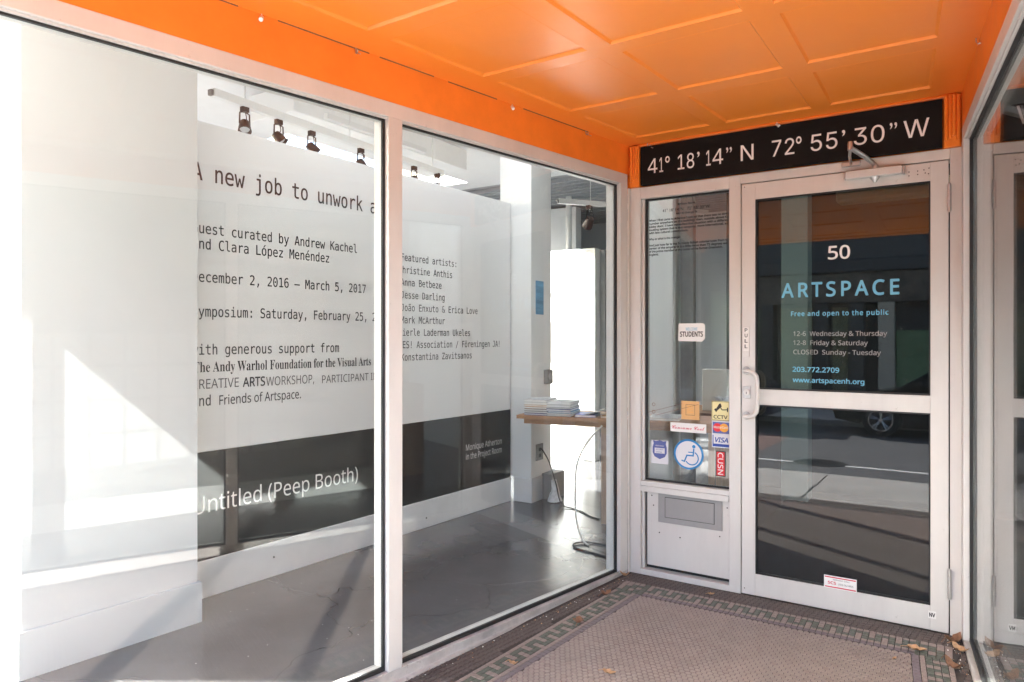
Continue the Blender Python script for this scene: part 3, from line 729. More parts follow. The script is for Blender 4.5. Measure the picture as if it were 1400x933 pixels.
# ================================================================== SHOP WINDOWS
def shop_window(name, label, origin, azd, side, muls, L, wedge):
    """u runs along the window (towards the door at 0), v into the room; side=+1: +local y is into the room"""
    rz = R(90-azd)
    t = thing(name, label, 'window', origin, rz)
    def bx(u0, u1, v0, v1, z0, z1, b=.0015): 
        return MB().box(u0, u1, v0*side, v1*side, z0, z1, b)
    P = lambda n, m, mt, lb=None: part(n, m, mt, t, world=False, label=lb)
    P('bottom_rail', bx(-L, .0, 0, .10, -.045, .016), 'aluminium_dirty'); P('top_rail', bx(-L, .0, 0, .10, 2.236, 2.2955), 'aluminium')
    P('glazing_bead', bx(-L+.05, -.05, .012, .03, 2.2345-.006, 2.2358, .0005), 'aluminium')
    posts = [(-.072, 0.0)] + [(u-.0345, u+.0345) for u in muls] + [(-L, -L+.07)]
    for u0, u1 in posts: P('mullion', bx(u0+.0002, u1-.0002, -.001, .099, .0165, 2.2355), 'aluminium')
    posts.sort()
    for (a0, a1), (b0, b1) in zip(posts[:-1], posts[1:]):
        gl = P('glass_pane', bx(a1, b0, .036, .042, .018, 2.234, 0), 'window_glass')
        gk = MB()
        for z0, z1 in ((.0165, .033), (2.222, 2.2352)): gk.join(bx(a1+.0005, b0-.0005, .022, .0355, z0, z1, .001))
        for u0, u1 in ((a1+.0003, a1+.011), (b0-.011, b0-.0003)): gk.join(bx(u0, u1, .0225, .0353, .033, 2.222, .001))
        P('gasket', gk, 'gasket')
        ib = MB()
        for z0, z1 in ((.0168, .028), (2.225, 2.2350)): ib.join(bx(a1+.0006, b0-.0006, .0425, .066, z0, z1, .001))
        for u0, u1 in ((a1+.0004, a1+.006), (b0-.006, b0-.0004)): ib.join(bx(u0, u1, .0427, .0658, .0282, 2.2248, .001))
        P('inner_bead', ib, 'aluminium')
    for k in range(5):
        u = -L*(k+.5)/5
        P('screw', MB().lathe((u, -.0005*side, .0), (0, -side, 0), [(0, .004), (.0015, .003)], 8), 'steel')
    if wedge:
        m = MB(); u0, u1 = -L, -.22
        for_ = [(u0, -.052), (u1, -.004)]
        vs = [(u0, 0, -.13), (u0, -.052*side, -.13), (u0, -.052*side, -.052), (u0, 0, -.046), (u1, 0, -.05), (u1, -.004*side, -.05), (u1, -.004*side, -.012), (u1, 0, -.006)]
        m.add(vs, [(0,1,2,3), (7,6,5,4), (1,5,6,2), (3,2,6,7), (0,4,5,1), (0,3,7,4)]); P('sill_board', m, 'aluminium_dirty')
        P('sub_sill', bx(-L, -.001, .004, .1, -.12, -.046, .001), 'front_dark')
    else:
        P('sub_sill', bx(-L, -.001, -.0, .1, -.12, -.046, .001), 'aluminium_dirty')
    return t
shop_window('shop_window', 'large aluminium shop window of wide panes left of the door, text wall behind it', (-1.569, 3.671, 0), 10.9, 1, [-1.6445], 3.33, True)
shop_window('shop_window', 'aluminium shop window seen edge-on right of the glass door', (0.041, 3.688, 0), -4.42, -1, [-1.75], 3.3, False)

# corner post between left window and entrance
solid('corner_post', MB().box(-1.5685, -1.5595, 3.672, 3.76, -.02, 2.2155, .001), 'aluminium', 'narrow aluminium corner post where the left shop window meets the entrance frame', 'post')

# ------------------------------------------------------------------ entrance frame with sidelight
ef = thing('entrance_frame', 'pale aluminium frame round the door with a narrow glazed side panel and mail slot', 'frame', (-.76, 3.7, 0))
YA, YZ = 3.688, 3.79
def E(n, x0, x1, z0, z1, y0=YA, y1=YZ, mt='aluminium', b=.0015, lb=None): return part(n, MB().box(x0, x1, y0, y1, z0, z1, b), mt, ef, label=lb)
E('post', -1.5585, -1.496, .0, 2.2155); E('post', -.995, -.9345, .0, 2.2155); E('post', -.0035, .0405, .0, 2.2155)
E('post', -1.4955, -1.480, .0335, 2.1495, YA+.02, YZ-.001); 
E('head_rail', -1.4955, -.9955, 2.150, 2.2150); E('head_rail', -.934, -.004, 2.1675, 2.2150)
E('sill_rail', -1.4955, -.9955, .510, .5375); E('sill_rail', -1.4955, -.9955, .478, .5095, YA-.012)
E('bottom_rail', -1.4955, -.9955, 0, .032)
sgl = E('side_glass', -1.4795, -.9955, .538, 2.1495, YA+.045, YA+.051, 'side_glass', 0)
gk = MB()
for a, b, c, d in ((-1.4795, -.9955, .538, .548), (-1.4795, -.9955, 2.139, 2.1495), (-1.4795, -1.468, .5485, 2.1385), (-1.0035, -.9955, .5485, 2.1385)): gk.box(a, b, YA+.03, YA+.0445, c, d, .001)
part('gasket', gk, 'gasket', ef)
kp = E('kick_panel', -1.463, -.9957, .058, .4775, YA+.018, YA+.05, 'aluminium')
for x, z in ((-1.435, .455), (-1.425, .40), (-1.39, .25), (-1.27, .24), (-1.05, .28), (-1.01, .44)):
    sub('rivet', MB().lathe((x, YA+.0178, z), (0, -1, 0), [(0, .004), (.0015, .003)], 8), 'iron', kp)
part('dark_gap', MB().box(-1.495, -.996, YA+.052, YA+.06, .0325, .477), 'gasket', ef)
ms = E('mail_slot', -1.394, -1.035, .312, .4772, YA+.010, YA+.0175, 'grey_slot', .001)
fl2 = MB(); fl2.box(-1.352, -1.078, YA+.006, YA+.0098, .345, .455, .0015); sub('flap', fl2, 'grey_slot', ms)
sub('flap_gap', MB().box(-1.3545, -1.0755, YA+.0092, YA+.0099, .3425, .4575), 'gasket', ms)

# sidelight lettering (printed on the pane)
SG = YA+.045
def side_text(body, z, x0, x1, cap, mt='ink', bold=.004, f=None):
    part('lettering', letters(body, doorM(x0, z, SG), cap, x1-x0, f or F_SANS, bold, depth=.0008), mt, ef)
side_text('William Stone', 2.100, -1.292, -1.195, .0105, bold=.03)
part('lettering', letters('41° 18’ 14”N   72° 55’ 30”W', doorM(-1.381, 2.068, SG), .0165, .27, None, .01, depth=.0008), 'ink', ef)
side_text('AKA 50 Orange St', 2.049, -1.302, -1.183, .0095, bold=.03)
ln = ['When I first came to Artspace I noticed that there was no street', 'number anywhere on the building: then, outside above the', 'lobby door, I have remedied the situation with a different',
      'locating system that is less temporal, more international, and', 'with less cultural connotations.', '', 'Why or what is the orange?', '', 'And just how far is this formerly British colonial town from the',
      'center of the empire? It is a little more than 72 degrees west', 'of the prime meridian at the center of the former Greenwich,', 'England.']
zz = 2.021; 
for s_ in ln:
    if s_:
        wd = .458 if len(s_) > 50 else .458*len(s_)/64
        if s_.startswith('of the prime'): wd = .42
        side_text(s_, zz, -1.462, -1.462+wd, .0110, bold=.03)
    zz -= .0178

# ------------------------------------------------------------------ stickers on the sidelight
SY = YA+.0442
def sticker(name, label, cat='sticker'):
    return name, label
def sheet_part(x0, x1, z0, z1, mt, parent, nm, dy=0.0, rad=0.0):
    return part(nm, MB().box(x0, x1, SY-.0006-dy, SY+.0004-dy, z0, z1, 0), mt, parent)
def disc(cx, cz, r, y, seg=32, r2=0.0):
    m = MB()
    if r2 <= 0: m.add([(cx+r*math.cos(2*PI*k/seg), y, cz-r*math.sin(2*PI*k/seg)) for k in range(seg)], [list(range(seg))[::-1]])
    else:
        vs = [(cx+r*math.cos(2*PI*k/seg), y, cz+r*math.sin(2*PI*k/seg)) for k in range(seg)]+[(cx+r2*math.cos(2*PI*k/seg), y, cz+r2*math.sin(2*PI*k/seg)) for k in range(seg)]
        m.add(vs, [(k, (k+1) % seg, (k+1) % seg+seg, k+seg) for k in range(seg)])
    return m
def poly(pts, y): 
    return MB().add([(x, y, z) for x, z in pts], [list(range(len(pts)))])
def bar(x0, z0, x1, z1, wd, y):
    d = Vector((x1-x0, z1-z0)); d.normalize(); n = Vector((-d.y, d.x))*wd/2
    return poly([(x0+n.x, z0+n.y), (x1+n.x, z1+n.y), (x1-n.x, z1-n.y), (x0-n.x, z0-n.y)], y)
# welcome students
t = thing('sticker', 'white WELCOME STUDENTS sticker with a folded corner, highest on the side glass', 'sticker', (-1.213, SY, 1.331))
part('sheet', MB().add([(x, y, z) for y in (SY-.0006, SY+.0004) for x, z in ((-1.289, 1.335), (-1.155, 1.333), (-1.138, 1.35), (-1.138, 1.422), (-1.150, 1.434), (-1.287, 1.434))],
     [[0,1,2,3,4,5], [11,10,9,8,7,6]]+[(k, (k+1) % 6, (k+1) % 6+6, k+6) for k in range(6)]), 'vinyl_white', t)
part('lettering', letters('WELCOME', doorM(-1.213, 1.394, SY-.0006), .0165, .066, F_SANS, .004, align='C'), 'vinyl_blue', t)
part('lettering', letters('STUDENTS', doorM(-1.214, 1.361, SY-.0006), .0265, .128, F_SANS, .022, align='C'), 'ink', t)
# tan square
t = thing('sticker', 'small square tan ornamental sticker above the CONSUME COOL strip', 'sticker', (-1.22, SY, .898))
sheet_part(-1.271, -1.169, .898, 1.001, 'st_tan', t, 'sheet')
def frame_poly(x0, x1, z0, z1, w_, y):
    m = MB()
    for q in ((x0, x1, z0, z0+w_), (x0, x1, z1-w_, z1), (x0, x0+w_, z0+w_, z1-w_), (x1-w_, x1, z0+w_, z1-w_)): m.add([(q[0], y, q[2]), (q[1], y, q[2]), (q[1], y, q[3]), (q[0], y, q[3])], [(0,1,2,3)])
    return m
m = frame_poly(-1.246, -1.194, .922, .982, .0022, SY-.0010)
for sx in (-1, 1):
    m.join(disc(-1.47+sx*.036, .972, .010, SY-.0010, 16, .0075)).join(disc(-1.47+sx*.036, .93, .010, SY-.0010, 16, .0075)).join(bar(-1.47+sx*.046, .91, -1.22+sx*.046, .985, .002, SY-.001))
part('ornament', m, 'leaf_brown', t)
part('lettering', letters('VALUE\nOF THE\nCENTER', doorM(-1.22, .967, SY-.0006), .0075, .034, F_SANS, .004, align='C'), 'st_orange', t)
# consume cool
t = thing('sticker', 'long white strip sticker with red script reading Consume Cool', 'sticker', (-1.233, SY, .824))
sheet_part(-1.335, -1.131, .826, .877, 'vinyl_white', t, 'sheet')
scr = {c: chr(0x1D4D0+i) for i, c in enumerate('ABCDEFGHIJKLMNOPQRSTUVWXYZ')}; scr.update({c: chr(0x1D4EA+i) for i, c in enumerate('abcdefghijklmnopqrstuvwxyz')})
body = ''.join(scr.get(c, c) for c in 'Consume Cool')
part('lettering', letters(body, doorM(-1.325, .842, SY-.0006), .022, .185, F_MATH, 0), 'st_crimson', t)
# shield
t = thing('sticker', 'pale square sticker printed with an indigo badge shield, lowest at the left', 'sticker', (-1.398, SY, .635))
sheet_part(-1.448, -1.347, .635, .769, 'st_pale', t, 'sheet')
shp = [(-.036, .040), (-.040, .058), (-.022, .054), (0, .061), (.022, .054), (.040, .058), (.036, .040), (.042, .02), (.042, -.012), (.030, -.034), (0, -.048), (-.030, -.034), (-.042, -.012), (-.042, .02)]
part('shield', poly([(-1.398+x, .709+z) for x, z in shp][::-1], SY-.0010), 'st_indigo', t)
part('shield_panel', poly([(-1.428, .694), (-1.368, .694), (-1.368, .725), (-1.428, .725)], SY-.0013), 'st_pale', t)
part('lettering', letters('PROTECTED BY', doorM(-1.398, .734, SY-.0010), .007, .05, F_SANS, .004, align='C'), 'st_pale', t)
part('lettering', letters('SECURITY\nSYSTEM', doorM(-1.398, .713, SY-.0013), .007, .044, F_SANS, .004, align='C'), 'st_indigo', t)
# accessibility
t = thing('sticker', 'round blue-rimmed wheelchair access sticker', 'sticker', (-1.230, SY, .619))
cx, cz = -1.230, .704
part('sheet', MB()._lathe2(Vector((cx, SY+.0004, cz)), Vector((0, -1, 0)), [(0, .0845), (.001, .0845)], 40, 0), 'st_cyan', t)
part('face', disc(cx, cz, .0735, SY-.0009, 40), 'st_pale', t)
y_ = SY-.0012
m = disc(cx+.030, cz+.045, .0095, y_, 20)
wh_ = MB(); seg = 28; a0, a1 = R(-150), R(62)
vs = []; 
for k in range(seg+1):
    a = a0+(a1-a0)*k/seg; vs += [(cx+.018+.040*math.cos(a), y_, cz-.020+.040*math.sin(a)), (cx+.018+.0335*math.cos(a), y_, cz-.020+.0335*math.sin(a))]
wh_.add(vs, [(2*k, 2*k+2, 2*k+3, 2*k+1) for k in range(seg)])
m.join(wh_)
for b_ in ((.030, .034, .026, -.006, .008), (.030, -.006, -.010, -.006, .008), (-.008, -.003, -.024, -.042, .008), (-.020, -.042, -.040, -.036, .007), (.028, .012, -.002, .012, .0055)):
    m.join(bar(cx+b_[0], cz+b_[1], cx+b_[2], cz+b_[3], b_[4], y_-.0001*random.random()))
part('wheelchair_symbol', m, 'st_cyan', t)
# cctv
t = thing('sticker', 'yellow CCTV sticker with a black camera drawing at the right of the side glass', 'sticker', (-1.05, SY, .904))
sheet_part(-1.102, -1.004, .903, 1.009, 'st_yellow', t, 'sheet'); part('border', frame_poly(-1.1, -1.006, .905, 1.007, .002, SY-.0010), 'ink', t)
m = poly([(-1.083, .957), (-1.078, .950), (-1.046, .980), (-1.052, .997), (-1.060, .995)][::1], SY-.0011)
m.join(poly([(-1.087, .962), (-1.077, .948), (-1.070, .956), (-1.080, .970)], SY-.0013))
m.join(bar(-1.056, .978, -1.044, .962, .005, SY-.0012)).join(bar(-1.044, .962, -1.016, .964, .005, SY-.0014)).join(bar(-1.015, .952, -1.015, .976, .006, SY-.0013))
part('camera_symbol', m, 'ink', t)
part('lettering', letters('CCTV', doorM(-1.053, .914, SY-.0006), .018, .074, F_SANS, .016, align='C'), 'ink', t)
# cards
t = thing('sticker', 'card sticker with red and orange circles directly below the CCTV sticker', 'sticker', (-1.05, SY, .829))
sheet_part(-1.100, -1.003, .829, .901, 'st_pale', t, 'sheet'); part('field', poly([(-1.096, .833), (-1.004, .833), (-1.004, .895), (-1.096, .895)], SY-.0009), 'st_indigo', t)
part('red_circle', disc(-1.070, .865, .0235, SY-.0012, 28), 'st_red', t); part('orange_circle', disc(-1.034, .865, .0235, SY-.0014, 28), 'st_orange', t)
part('lettering', letters('MasterCard', doorM(-1.052, .861, SY-.0016), .012, .074, F_SANS, .012, align='C', depth=.0004), 'vinyl_white', t)
t = thing('sticker', 'white and blue VISA card sticker between the red circles sticker and the red CUSN label', 'sticker', (-1.05, SY, .756))
sheet_part(-1.100, -1.003, .756, .8285, 'st_pale', t, 'sheet'); part('blue_bar', poly([(-1.096, .761), (-1.004, .761), (-1.004, .776), (-1.096, .776)], SY-.0009), 'st_blue', t); part('blue_edge', poly([(-1.096, .776), (-1.091, .776), (-1.091, .824), (-1.096, .824)], SY-.0009), 'st_blue', t)
lm = letters('VISA', Matrix.Identity(4), .025, .075, F_SANS, .02, align='C', depth=0)
for v in lm.v: v.x += v.y*.22
part('lettering', lm.xf(doorM(-1.050, .786, SY-.0010)), 'st_blue', t)
# cusn
t = thing('sticker', 'narrow red label with white letters CUSN turned sideways, lowest at the right', 'sticker', (-1.052, SY, .6))
sheet_part(-1.079, -1.026, .600, .738, 'iron', t, 'sheet'); part('red_field', poly([(-1.074, .605), (-1.031, .605), (-1.031, .733), (-1.074, .733)], SY-.0009), 'st_red', t)
Mr = plane_M((-1.067, SY-.0009, .7285), (0, 0, -1), (1, 0, 0))
part('lettering', letters('CUSN', Mr, .028, .118, F_SANS, .006), 'vinyl_white', t)

# ================================================================== THE DOOR
dt = thing('entrance_door', 'aluminium framed glass door numbered 50 with pull handle and blue gallery lettering', 'door', (-.004, 3.70, .004))
def D(n, x0, x1, z0, z1, y0=3.688, y1=3.735, mt='aluminium', b=.0015, lb=None): return part(n, MB().box(x0, x1, y0, y1, z0, z1, b), mt, dt, label=lb)
D('stile', -.9295, -.8605, .006, 2.1625); D('stile', -.0795, -.0085, .006, 2.1625)
D('top_rail', -.8603, -.0797, 2.0775, 2.162, 3.6885); D('middle_rail', -.8603, -.0797, 1.0045, 1.0855, 3.6885); D('bottom_rail', -.8603, -.0797, .0065, .119, 3.6885)
def tilt_pane(z0, z1, name):
    d = math.tan(R(0.8)); zc = (z0+z1)/2; yc = 3.7115
    m = MB().box(-.8603, -.0797, -.003, .003, z0-zc, z1-zc)
    m.xf(Matrix.Translation((0, yc, zc)) @ Matrix.Rotation(-R(0.8), 4, 'X'))
    return part(name, m, 'door_glass', dt)
tilt_pane(1.086, 2.077, 'glass_pane'); tilt_pane(.1195, 1.004, 'glass_pane')
gk = MB()
for z0, z1 in ((.119, 1.004), (1.086, 2.077)):
    for a, b, c, d in ((-.8602, -.0798, z0, z0+.008), (-.8602, -.0798, z1-.007, z1), (-.8602, -.854, z0+.008, z1-.007), (-.086, -.0798, z0+.008, z1-.007)): gk.box(a, b, 3.690, 3.7015, c, d, .001)
part('gasket', gk, 'gasket', dt)
DG = 3.7115
def dM(x, z):   # text frame on the tilted pane
    zc = 1.5815 if z > 1.05 else .56
    y = DG-.0035+(z-zc)*math.tan(R(.8)); M = doorM(x, z, y)
    return M @ Matrix.Rotation(-R(.8), 4, 'X')
def dtext(body, x0, x1, z, cap, mt, bold=.01, spacing=1.0): part('lettering', letters(body, dM(x0, z), cap, x1-x0, F_SANS, bold, depth=.0008, spacing=spacing), mt, dt)
dtext('50', -.514, -.417, 1.744, .064, 'vinyl_white', .01)
dtext('ARTSPACE', -.732, -.207, 1.561, .070, 'vinyl_blue', .015, 1.25)
dtext('Free and open to the public', -.687, -.251, 1.464, .023, 'vinyl_blue', .014, 1.12)
for body, xb, z in (('12-6  Wednesday & Thursday', -.256, 1.363), ('12-8  Friday & Saturday', -.338, 1.317), ('CLOSED  Sunday - Tuesday', -.282, 1.270)):
    dtext(body, -.676, xb, z, .0225, 'vinyl_grey', .004)
dtext('203.772.2709', -.679, -.464, 1.181, .024, 'vinyl_blue', .014)
dtext('www.artspacenh.org', -.678, -.353, 1.128, .0225, 'vinyl_blue', .014)
# pull plate
pp = part('pull_plate', MB().box(-.9235, -.889, 3.685, 3.6878, 1.253, 1.411, .0008), 'aluminium', dt)
sub('pull_label', MB().box(-.9205, -.892, 3.6842, 3.6849, 1.283, 1.407), 'paper', pp)
for k_, ch in enumerate('PULL'): sub('lettering', letters(ch, doorM(-.906, 1.385-k_*.0285, 3.6841), .018, .0135, F_SANS, .016, align='C', depth=.0004), 'ink', pp)
# handle
hp = [(-.905, 3.690, 1.181), (-.905, 3.66, 1.181), (-.900, 3.640, 1.181), (-.878, 3.634, 1.180), (-.856, 3.634, 1.172), (-.842, 3.634, 1.155), (-.838, 3.634, 1.13), (-.838, 3.634, .995), (-.842, 3.634, .97), (-.856, 3.634, .953), (-.878, 3.634, .945), (-.900, 3.640, .944), (-.905, 3.66, .944), (-.905, 3.690, .944)]
hd = part('handle', MB().tube(hp, .0112, 14), 'aluminium', dt)
for z in (1.181, .944): sub('handle_collar', MB().lathe((-.905, 3.6875, z), (0, -1, 0), [(0, .021), (.004, .019)], 20), 'steel', hd)
lk = part('lock_plate', MB().box(-.9235, -.882, 3.6835, 3.6879, 1.035, 1.099, .002), 'steel', dt)
sub('lock_cylinder', MB().lathe((-.903, 3.6835, 1.068), (0, -1, 0), [(0, .0175), (.006, .0165), (.0065, .014)], 24), 'aluminium', lk)
sub('keyhole', MB().box(-.9045, -.9015, 3.6763, 3.6769, 1.058, 1.070), 'gasket', lk)
for z0, z1 in ((1.928, 2.051), (.169, .300)):
    m = MB(); 
    for q in range(3):
        a = z0+(z1-z0)*q/3; m.tube([(-.006, 3.677, a+.001), (-.006, 3.677, a+(z1-z0)/3-.001)], .0075, 12)
    m.tube([(-.006, 3.677, z0-.004), (-.006, 3.677, z1+.004)], .0055, 10)
    part('hinge', m, 'steel', dt)
for x, z in ((-.13, 2.128), (-.13, 2.112), (-.105, 2.13), (-.1, 2.115), (-.085, 2.136), (-.087, 2.11), (-.165, 2.128), (-.165, 2.11), (-.915, 2.147), (-.915, .035)):
    part('screw_hole', MB().lathe((x, 3.6878, z), (0, -1, 0), [(0, .0028), (.0006, .0028)], 8), 'gasket', dt)
part('maker_plate', MB().box(-.088, -.057, 3.687, 3.6882, .061, .095), 'paper', dt)
part('lettering', letters('NV', doorM(-.0725, .069, 3.687), .017, .022, F_SANS, .03, align='C'), 'ink', dt)
# door closer
cl = thing('door_closer', 'aluminium door closer with folded arm on the top rail of the door', 'door closer', (-.31, 3.66, 2.10))
part('closer_body', MB().box(-.430, -.190, 3.645, 3.6877, 2.119, 2.158, .004), 'aluminium', cl)
part('end_cap', MB().box(-.1895, -.180, 3.647, 3.687, 2.116, 2.156, .003), 'steel', cl)
part('end_cap', MB().box(-.4385, -.4305, 3.647, 3.687, 2.120, 2.157, .003), 'steel', cl)
part('pinion_knob', MB().lathe((-.304, 3.664, 2.1185), (0, 0, -1), [(0, .020), (.008, .019), (.018, .010), (.024, .008)], 18), 'steel', cl)
part('pinion_shaft', MB().lathe((-.304, 3.664, 2.158), (0, 0, 1), [(0, .013), (.016, .013)], 14), 'steel', cl)
part('arm', MB().tube([(-.304, 3.664, 2.176), (-.34, 3.60, 2.205), (-.395, 3.53, 2.24)], .011, 8), 'steel', cl)
part('fore_arm', MB().tube([(-.395, 3.53, 2.245), (-.405, 3.60, 2.215), (-.408, 3.672, 2.196)], .007, 8), 'steel', cl)
part('elbow_joint', MB().lathe((-.395, 3.53, 2.228), (0, 0, 1), [(0, .012), (.028, .012), (.04, .009)], 14), 'steel', cl)
part('foot_bracket', MB().box(-.45, -.366, 3.672, 3.6878, 2.186, 2.208, .002), 'steel', cl)
# small sticker on door
SY = DG-.02
t = thing('sticker', 'white sticker with two red stripes at the foot of the door glass', 'sticker', (-.457, 3.70, .115))
yy = 3.6868
part('sheet', MB().box(-.530, -.384, yy, yy+.0009, .117, .179), 'vinyl_white', t)
for z0, z1 in ((.121, .1265), (.1685, .174)): part('red_stripe', poly([(-.526, z0), (-.388, z0), (-.388, z1), (-.526, z1)], yy-.0004), 'st_crimson', t)
part('lettering', letters('SERVICE CALL', doorM(-.452, .158, yy), .006, .075, F_SANS, .004, align='C'), 'ink_light', t)
part('lettering', letters('SCS', doorM(-.512, .138, yy), .013, .036, F_SANS, .02), 'st_crimson', t)
part('lettering', letters('(203) 562-8855', doorM(-.465, .138, yy), .008, .066, F_SANS, .004), 'ink_light', t)

# ------------------------------------------------------------------ ceiling hooks and tags
def hook(x, y, z, label, kind):
    m = MB()
    if kind == 0:
        m.tube([(x, y, z+.012), (x, y, z-.004), (x+.006, y-.004, z-.016), (x+.016, y-.008, z-.014), (x+.018, y-.009, z-.006)], .0024, 6)
        m.tube([(x+.004, y-.002, z-.012), (x+.04, y-.016, z-.030)], .0018, 6)
    else:
        m.tube([(x, y, z+.012), (x, y, z-.006)], .002, 6); m.tube([(x, y, z-.004), (x+.014, y-.014, z-.020)], .0075, 10)
    return solid('ceiling_hook', m, 'vinyl_white' if kind else 'steel', label, 'hook', 'small hooks left in the orange trim')
hook(xl(1.50)+.004, 1.50, 2.452, 'little white clip on the seam above the first wide pane', 1)
hook(xl(1.87)+.004, 1.87, 2.452, 'bent wire hook on the seam above the first mullion side of the left window', 0)
hook(xl(2.72)+.004, 2.72, 2.452, 'white clip on the seam where the left fascia nears the second pane', 1)
hook(xl(3.28)+.004, 3.28, 2.452, 'bent wire hook near the inner left corner of the orange ceiling', 0)
hook(-1.45, 3.676, 2.452, 'bent wire hook over the 41 of the address sign', 0)
hook(-.75, 3.676, 2.452, 'white clip over the 72 of the address sign', 1)
hook(xr(3.05)-.012, 3.05, 2.452, 'bent wire hook on the right fascia near the right window', 0)

# ------------------------------------------------------------------ leaves
def leaf(x, y, rz, s, mt, label, curl=.4, lobes=0):
    s *= 1.3; m = MB(); n = 9; L = s; pts = []
    for i in range(n):
        tt = i/(n-1); wd = math.sin(PI*tt**.8)*.28*L*(1+.35*lobes*math.cos(tt*PI*5)); z = curl*L*(tt-.5)**2*1.6
        for q in (-1, 0, 1): pts.append(((tt-.5)*L, q*wd, z+abs(q)*wd*.55*(1+.4*math.sin(i*2.1))))
    fs = [(i*3+q, (i+1)*3+q, (i+1)*3+q+1, i*3+q+1) for i in range(n-1) for q in (0, 1)]
    m.add(pts, fs, 0, True); top = len(m.v)
    m.add([Vector(p)+Vector((0,0,.0012)) for p in pts], [f[::-1] for f in fs], 0, True)
    m.tube([(-.5*L, 0, curl*L*.4), (-.78*L, .05*L, curl*L*.15)], .0012, 5)
    zf = -(3.69-y)*.022+.0055 if y < 3.7 else .004
    m.xf(Matrix.Translation((x, y, zf)) @ Matrix.Rotation(rz, 4, 'Z'))
    return solid('dry_leaf', m, mt, label, 'leaf', 'dry leaves on the tiles')
for a in ((-1.55, 2.42, .3, .035, 'leaf_tan', 'orange-tan curled leaf at the foot of the left window sill, nearest the camera', .9, 0),
          (-1.505, 2.93, 1.9, .060, 'leaf_brown', 'lobed brown leaf lying on the green key border at the left', .4, 1),
          (-1.175, 2.56, .2, .045, 'leaf_tan', 'small tan leaf alone on the hexagon tiles', .5, 0),
          (-.80, 2.18, .9, .04, 'leaf_brown', 'brown leaf at the bottom edge of the hexagon tiles', .4, 0),
          (-1.53, 3.30, 1.3, .06, 'leaf_brown', 'brown curled leaf on the dark tiles near the left window end', .6, 1),
          (-1.555, 3.60, .4, .045, 'leaf_tan', 'tan leaf standing in the corner by the left window post', 1.2, 0),
          (-1.06, 3.585, .6, .030, 'leaf_tan', 'tiny tan leaf on the border below the mail slot panel', .5, 0),
          (-.125, 3.435, .1, .060, 'leaf_tan', 'pale tan leaf at the corner where the key border turns', .35, 0),
          (.01, 3.60, 1.0, .075, 'leaf_brown', 'crumpled brown leaf against the right door post', 1.0, 1),
          (.035, 3.52, -.6, .060, 'leaf_tan', 'tan leaf beside the crumpled leaves at the right corner', .9, 0),
          (.01, 3.33, -.7, .06, 'leaf_brown', 'thin curled brown leaf beside the right window sill', 1.3, 0),
          (-.20, 3.30, 1.2, .02, 'leaf_tan', 'tiny orange leaf scrap on the hexagons near the right corner', .5, 0)):
    leaf(*a)
db = MB()
for k_ in range(130):
    if k_ < 80: yy = random.uniform(1.9, 3.6); x = xl(yy)+.02+abs(random.gauss(0, .03))
    else: yy = random.uniform(3.3, 3.67); x = xr(yy)-.01-abs(random.gauss(0, .03))
    z = -(3.69-yy)*.022+.004; s_ = random.uniform(.0015, .0045)
    db.box(x, x+s_, yy, yy+s_*random.uniform(.6, 2), z, z+s_*.6, 0, random.randint(0, 2))
solid('grit', db, ['leaf_tan', 'leaf_brown', 'paper'], 'crumbs of leaf and grit along the window sills', 'debris', kind='stuff')

# ================================================================== INSIDE THE GALLERY
# text wall: local frame along the wall
TW0 = Vector((-3.266, 2.106, 0)); ta = R(3.9); TU = Vector((math.sin(ta), math.cos(ta), 0)); TN = Vector((math.cos(ta), -math.sin(ta), 0))
tw = thing('text_wall', 'white partition wall covered in black exhibition lettering with a black band low down', 'wall', TW0, R(90-3.9))
def TWP(u0, u1, v0, v1, z0, z1, b=0): return MB().box(u0, u1, v0, v1, z0, z1, b)   # local: x=u, y into the wall (-TN)
part('panel', TWP(-.62, 2.673, 0, .16, .76, 2.475, .002), 'text_wall_white', tw, world=False)
part('black_band', TWP(-.62, 2.672, .0008, .159, .196, .7598), 'wall_black', tw, world=False)
part('baseboard', TWP(-.62, 2.673, -.006, .16, 0, .1958, .003), 'baseboard', tw, world=False)
part('wall_nail', MB().lathe((.42, -.006, .11), (0, -1, 0), [(0, .006), (.006, .004)], 8), 'iron', tw, world=False)
part('wall_nail', MB().lathe((1.66, -.006, .07), (0, -1, 0), [(0, .006), (.006, .004)], 8), 'iron', tw, world=False)
def tM(u, z): 
    return plane_M((u, -.0008, z), (1, 0, 0))
def ttext(body, u, z, cap, mt='ink', width=None, f=F_MONO, adv=None, bold=.006): part('lettering', letters(body, tM(u, z), cap, width, f, bold, advance=adv), mt, tw, world=False)
ttext('A new job to unwork at', -.056, 2.170, .090, adv=.0597)
for body, z in (('Guest curated by Andrew Kachel', 1.896), ('and Clara López Menéndez', 1.815), ('December 2, 2016 – March 5, 2017', 1.644), ('Symposium: Saturday, February 25, 2017', 1.464), ('with generous support from', 1.266)):
    ttext(body, -.057, z, .0535, adv=.0364 if not body.startswith('Symp') else .0357)
ser = {c: chr(0x1D400+i) for i, c in enumerate('ABCDEFGHIJKLMNOPQRSTUVWXYZ')}; ser.update({c: chr(0x1D41A+i) for i, c in enumerate('abcdefghijklmnopqrstuvwxyz')})
ttext(''.join(ser.get(c, c) for c in 'The Andy Warhol Foundation for the Visual Arts'), -.048, 1.175, .056, 'ink', 1.195, F_MATH, bold=-.012)
ttext('CREATIVE', -.055, 1.088, .050, 'ink_light', .262, F_SANS, bold=-.006); ttext('ARTS', .232, 1.086, .050, 'ink', .135, F_SANS, bold=.012); ttext('WORKSHOP,', .375, 1.083, .050, 'ink_light', .325, F_SANS, bold=-.006)
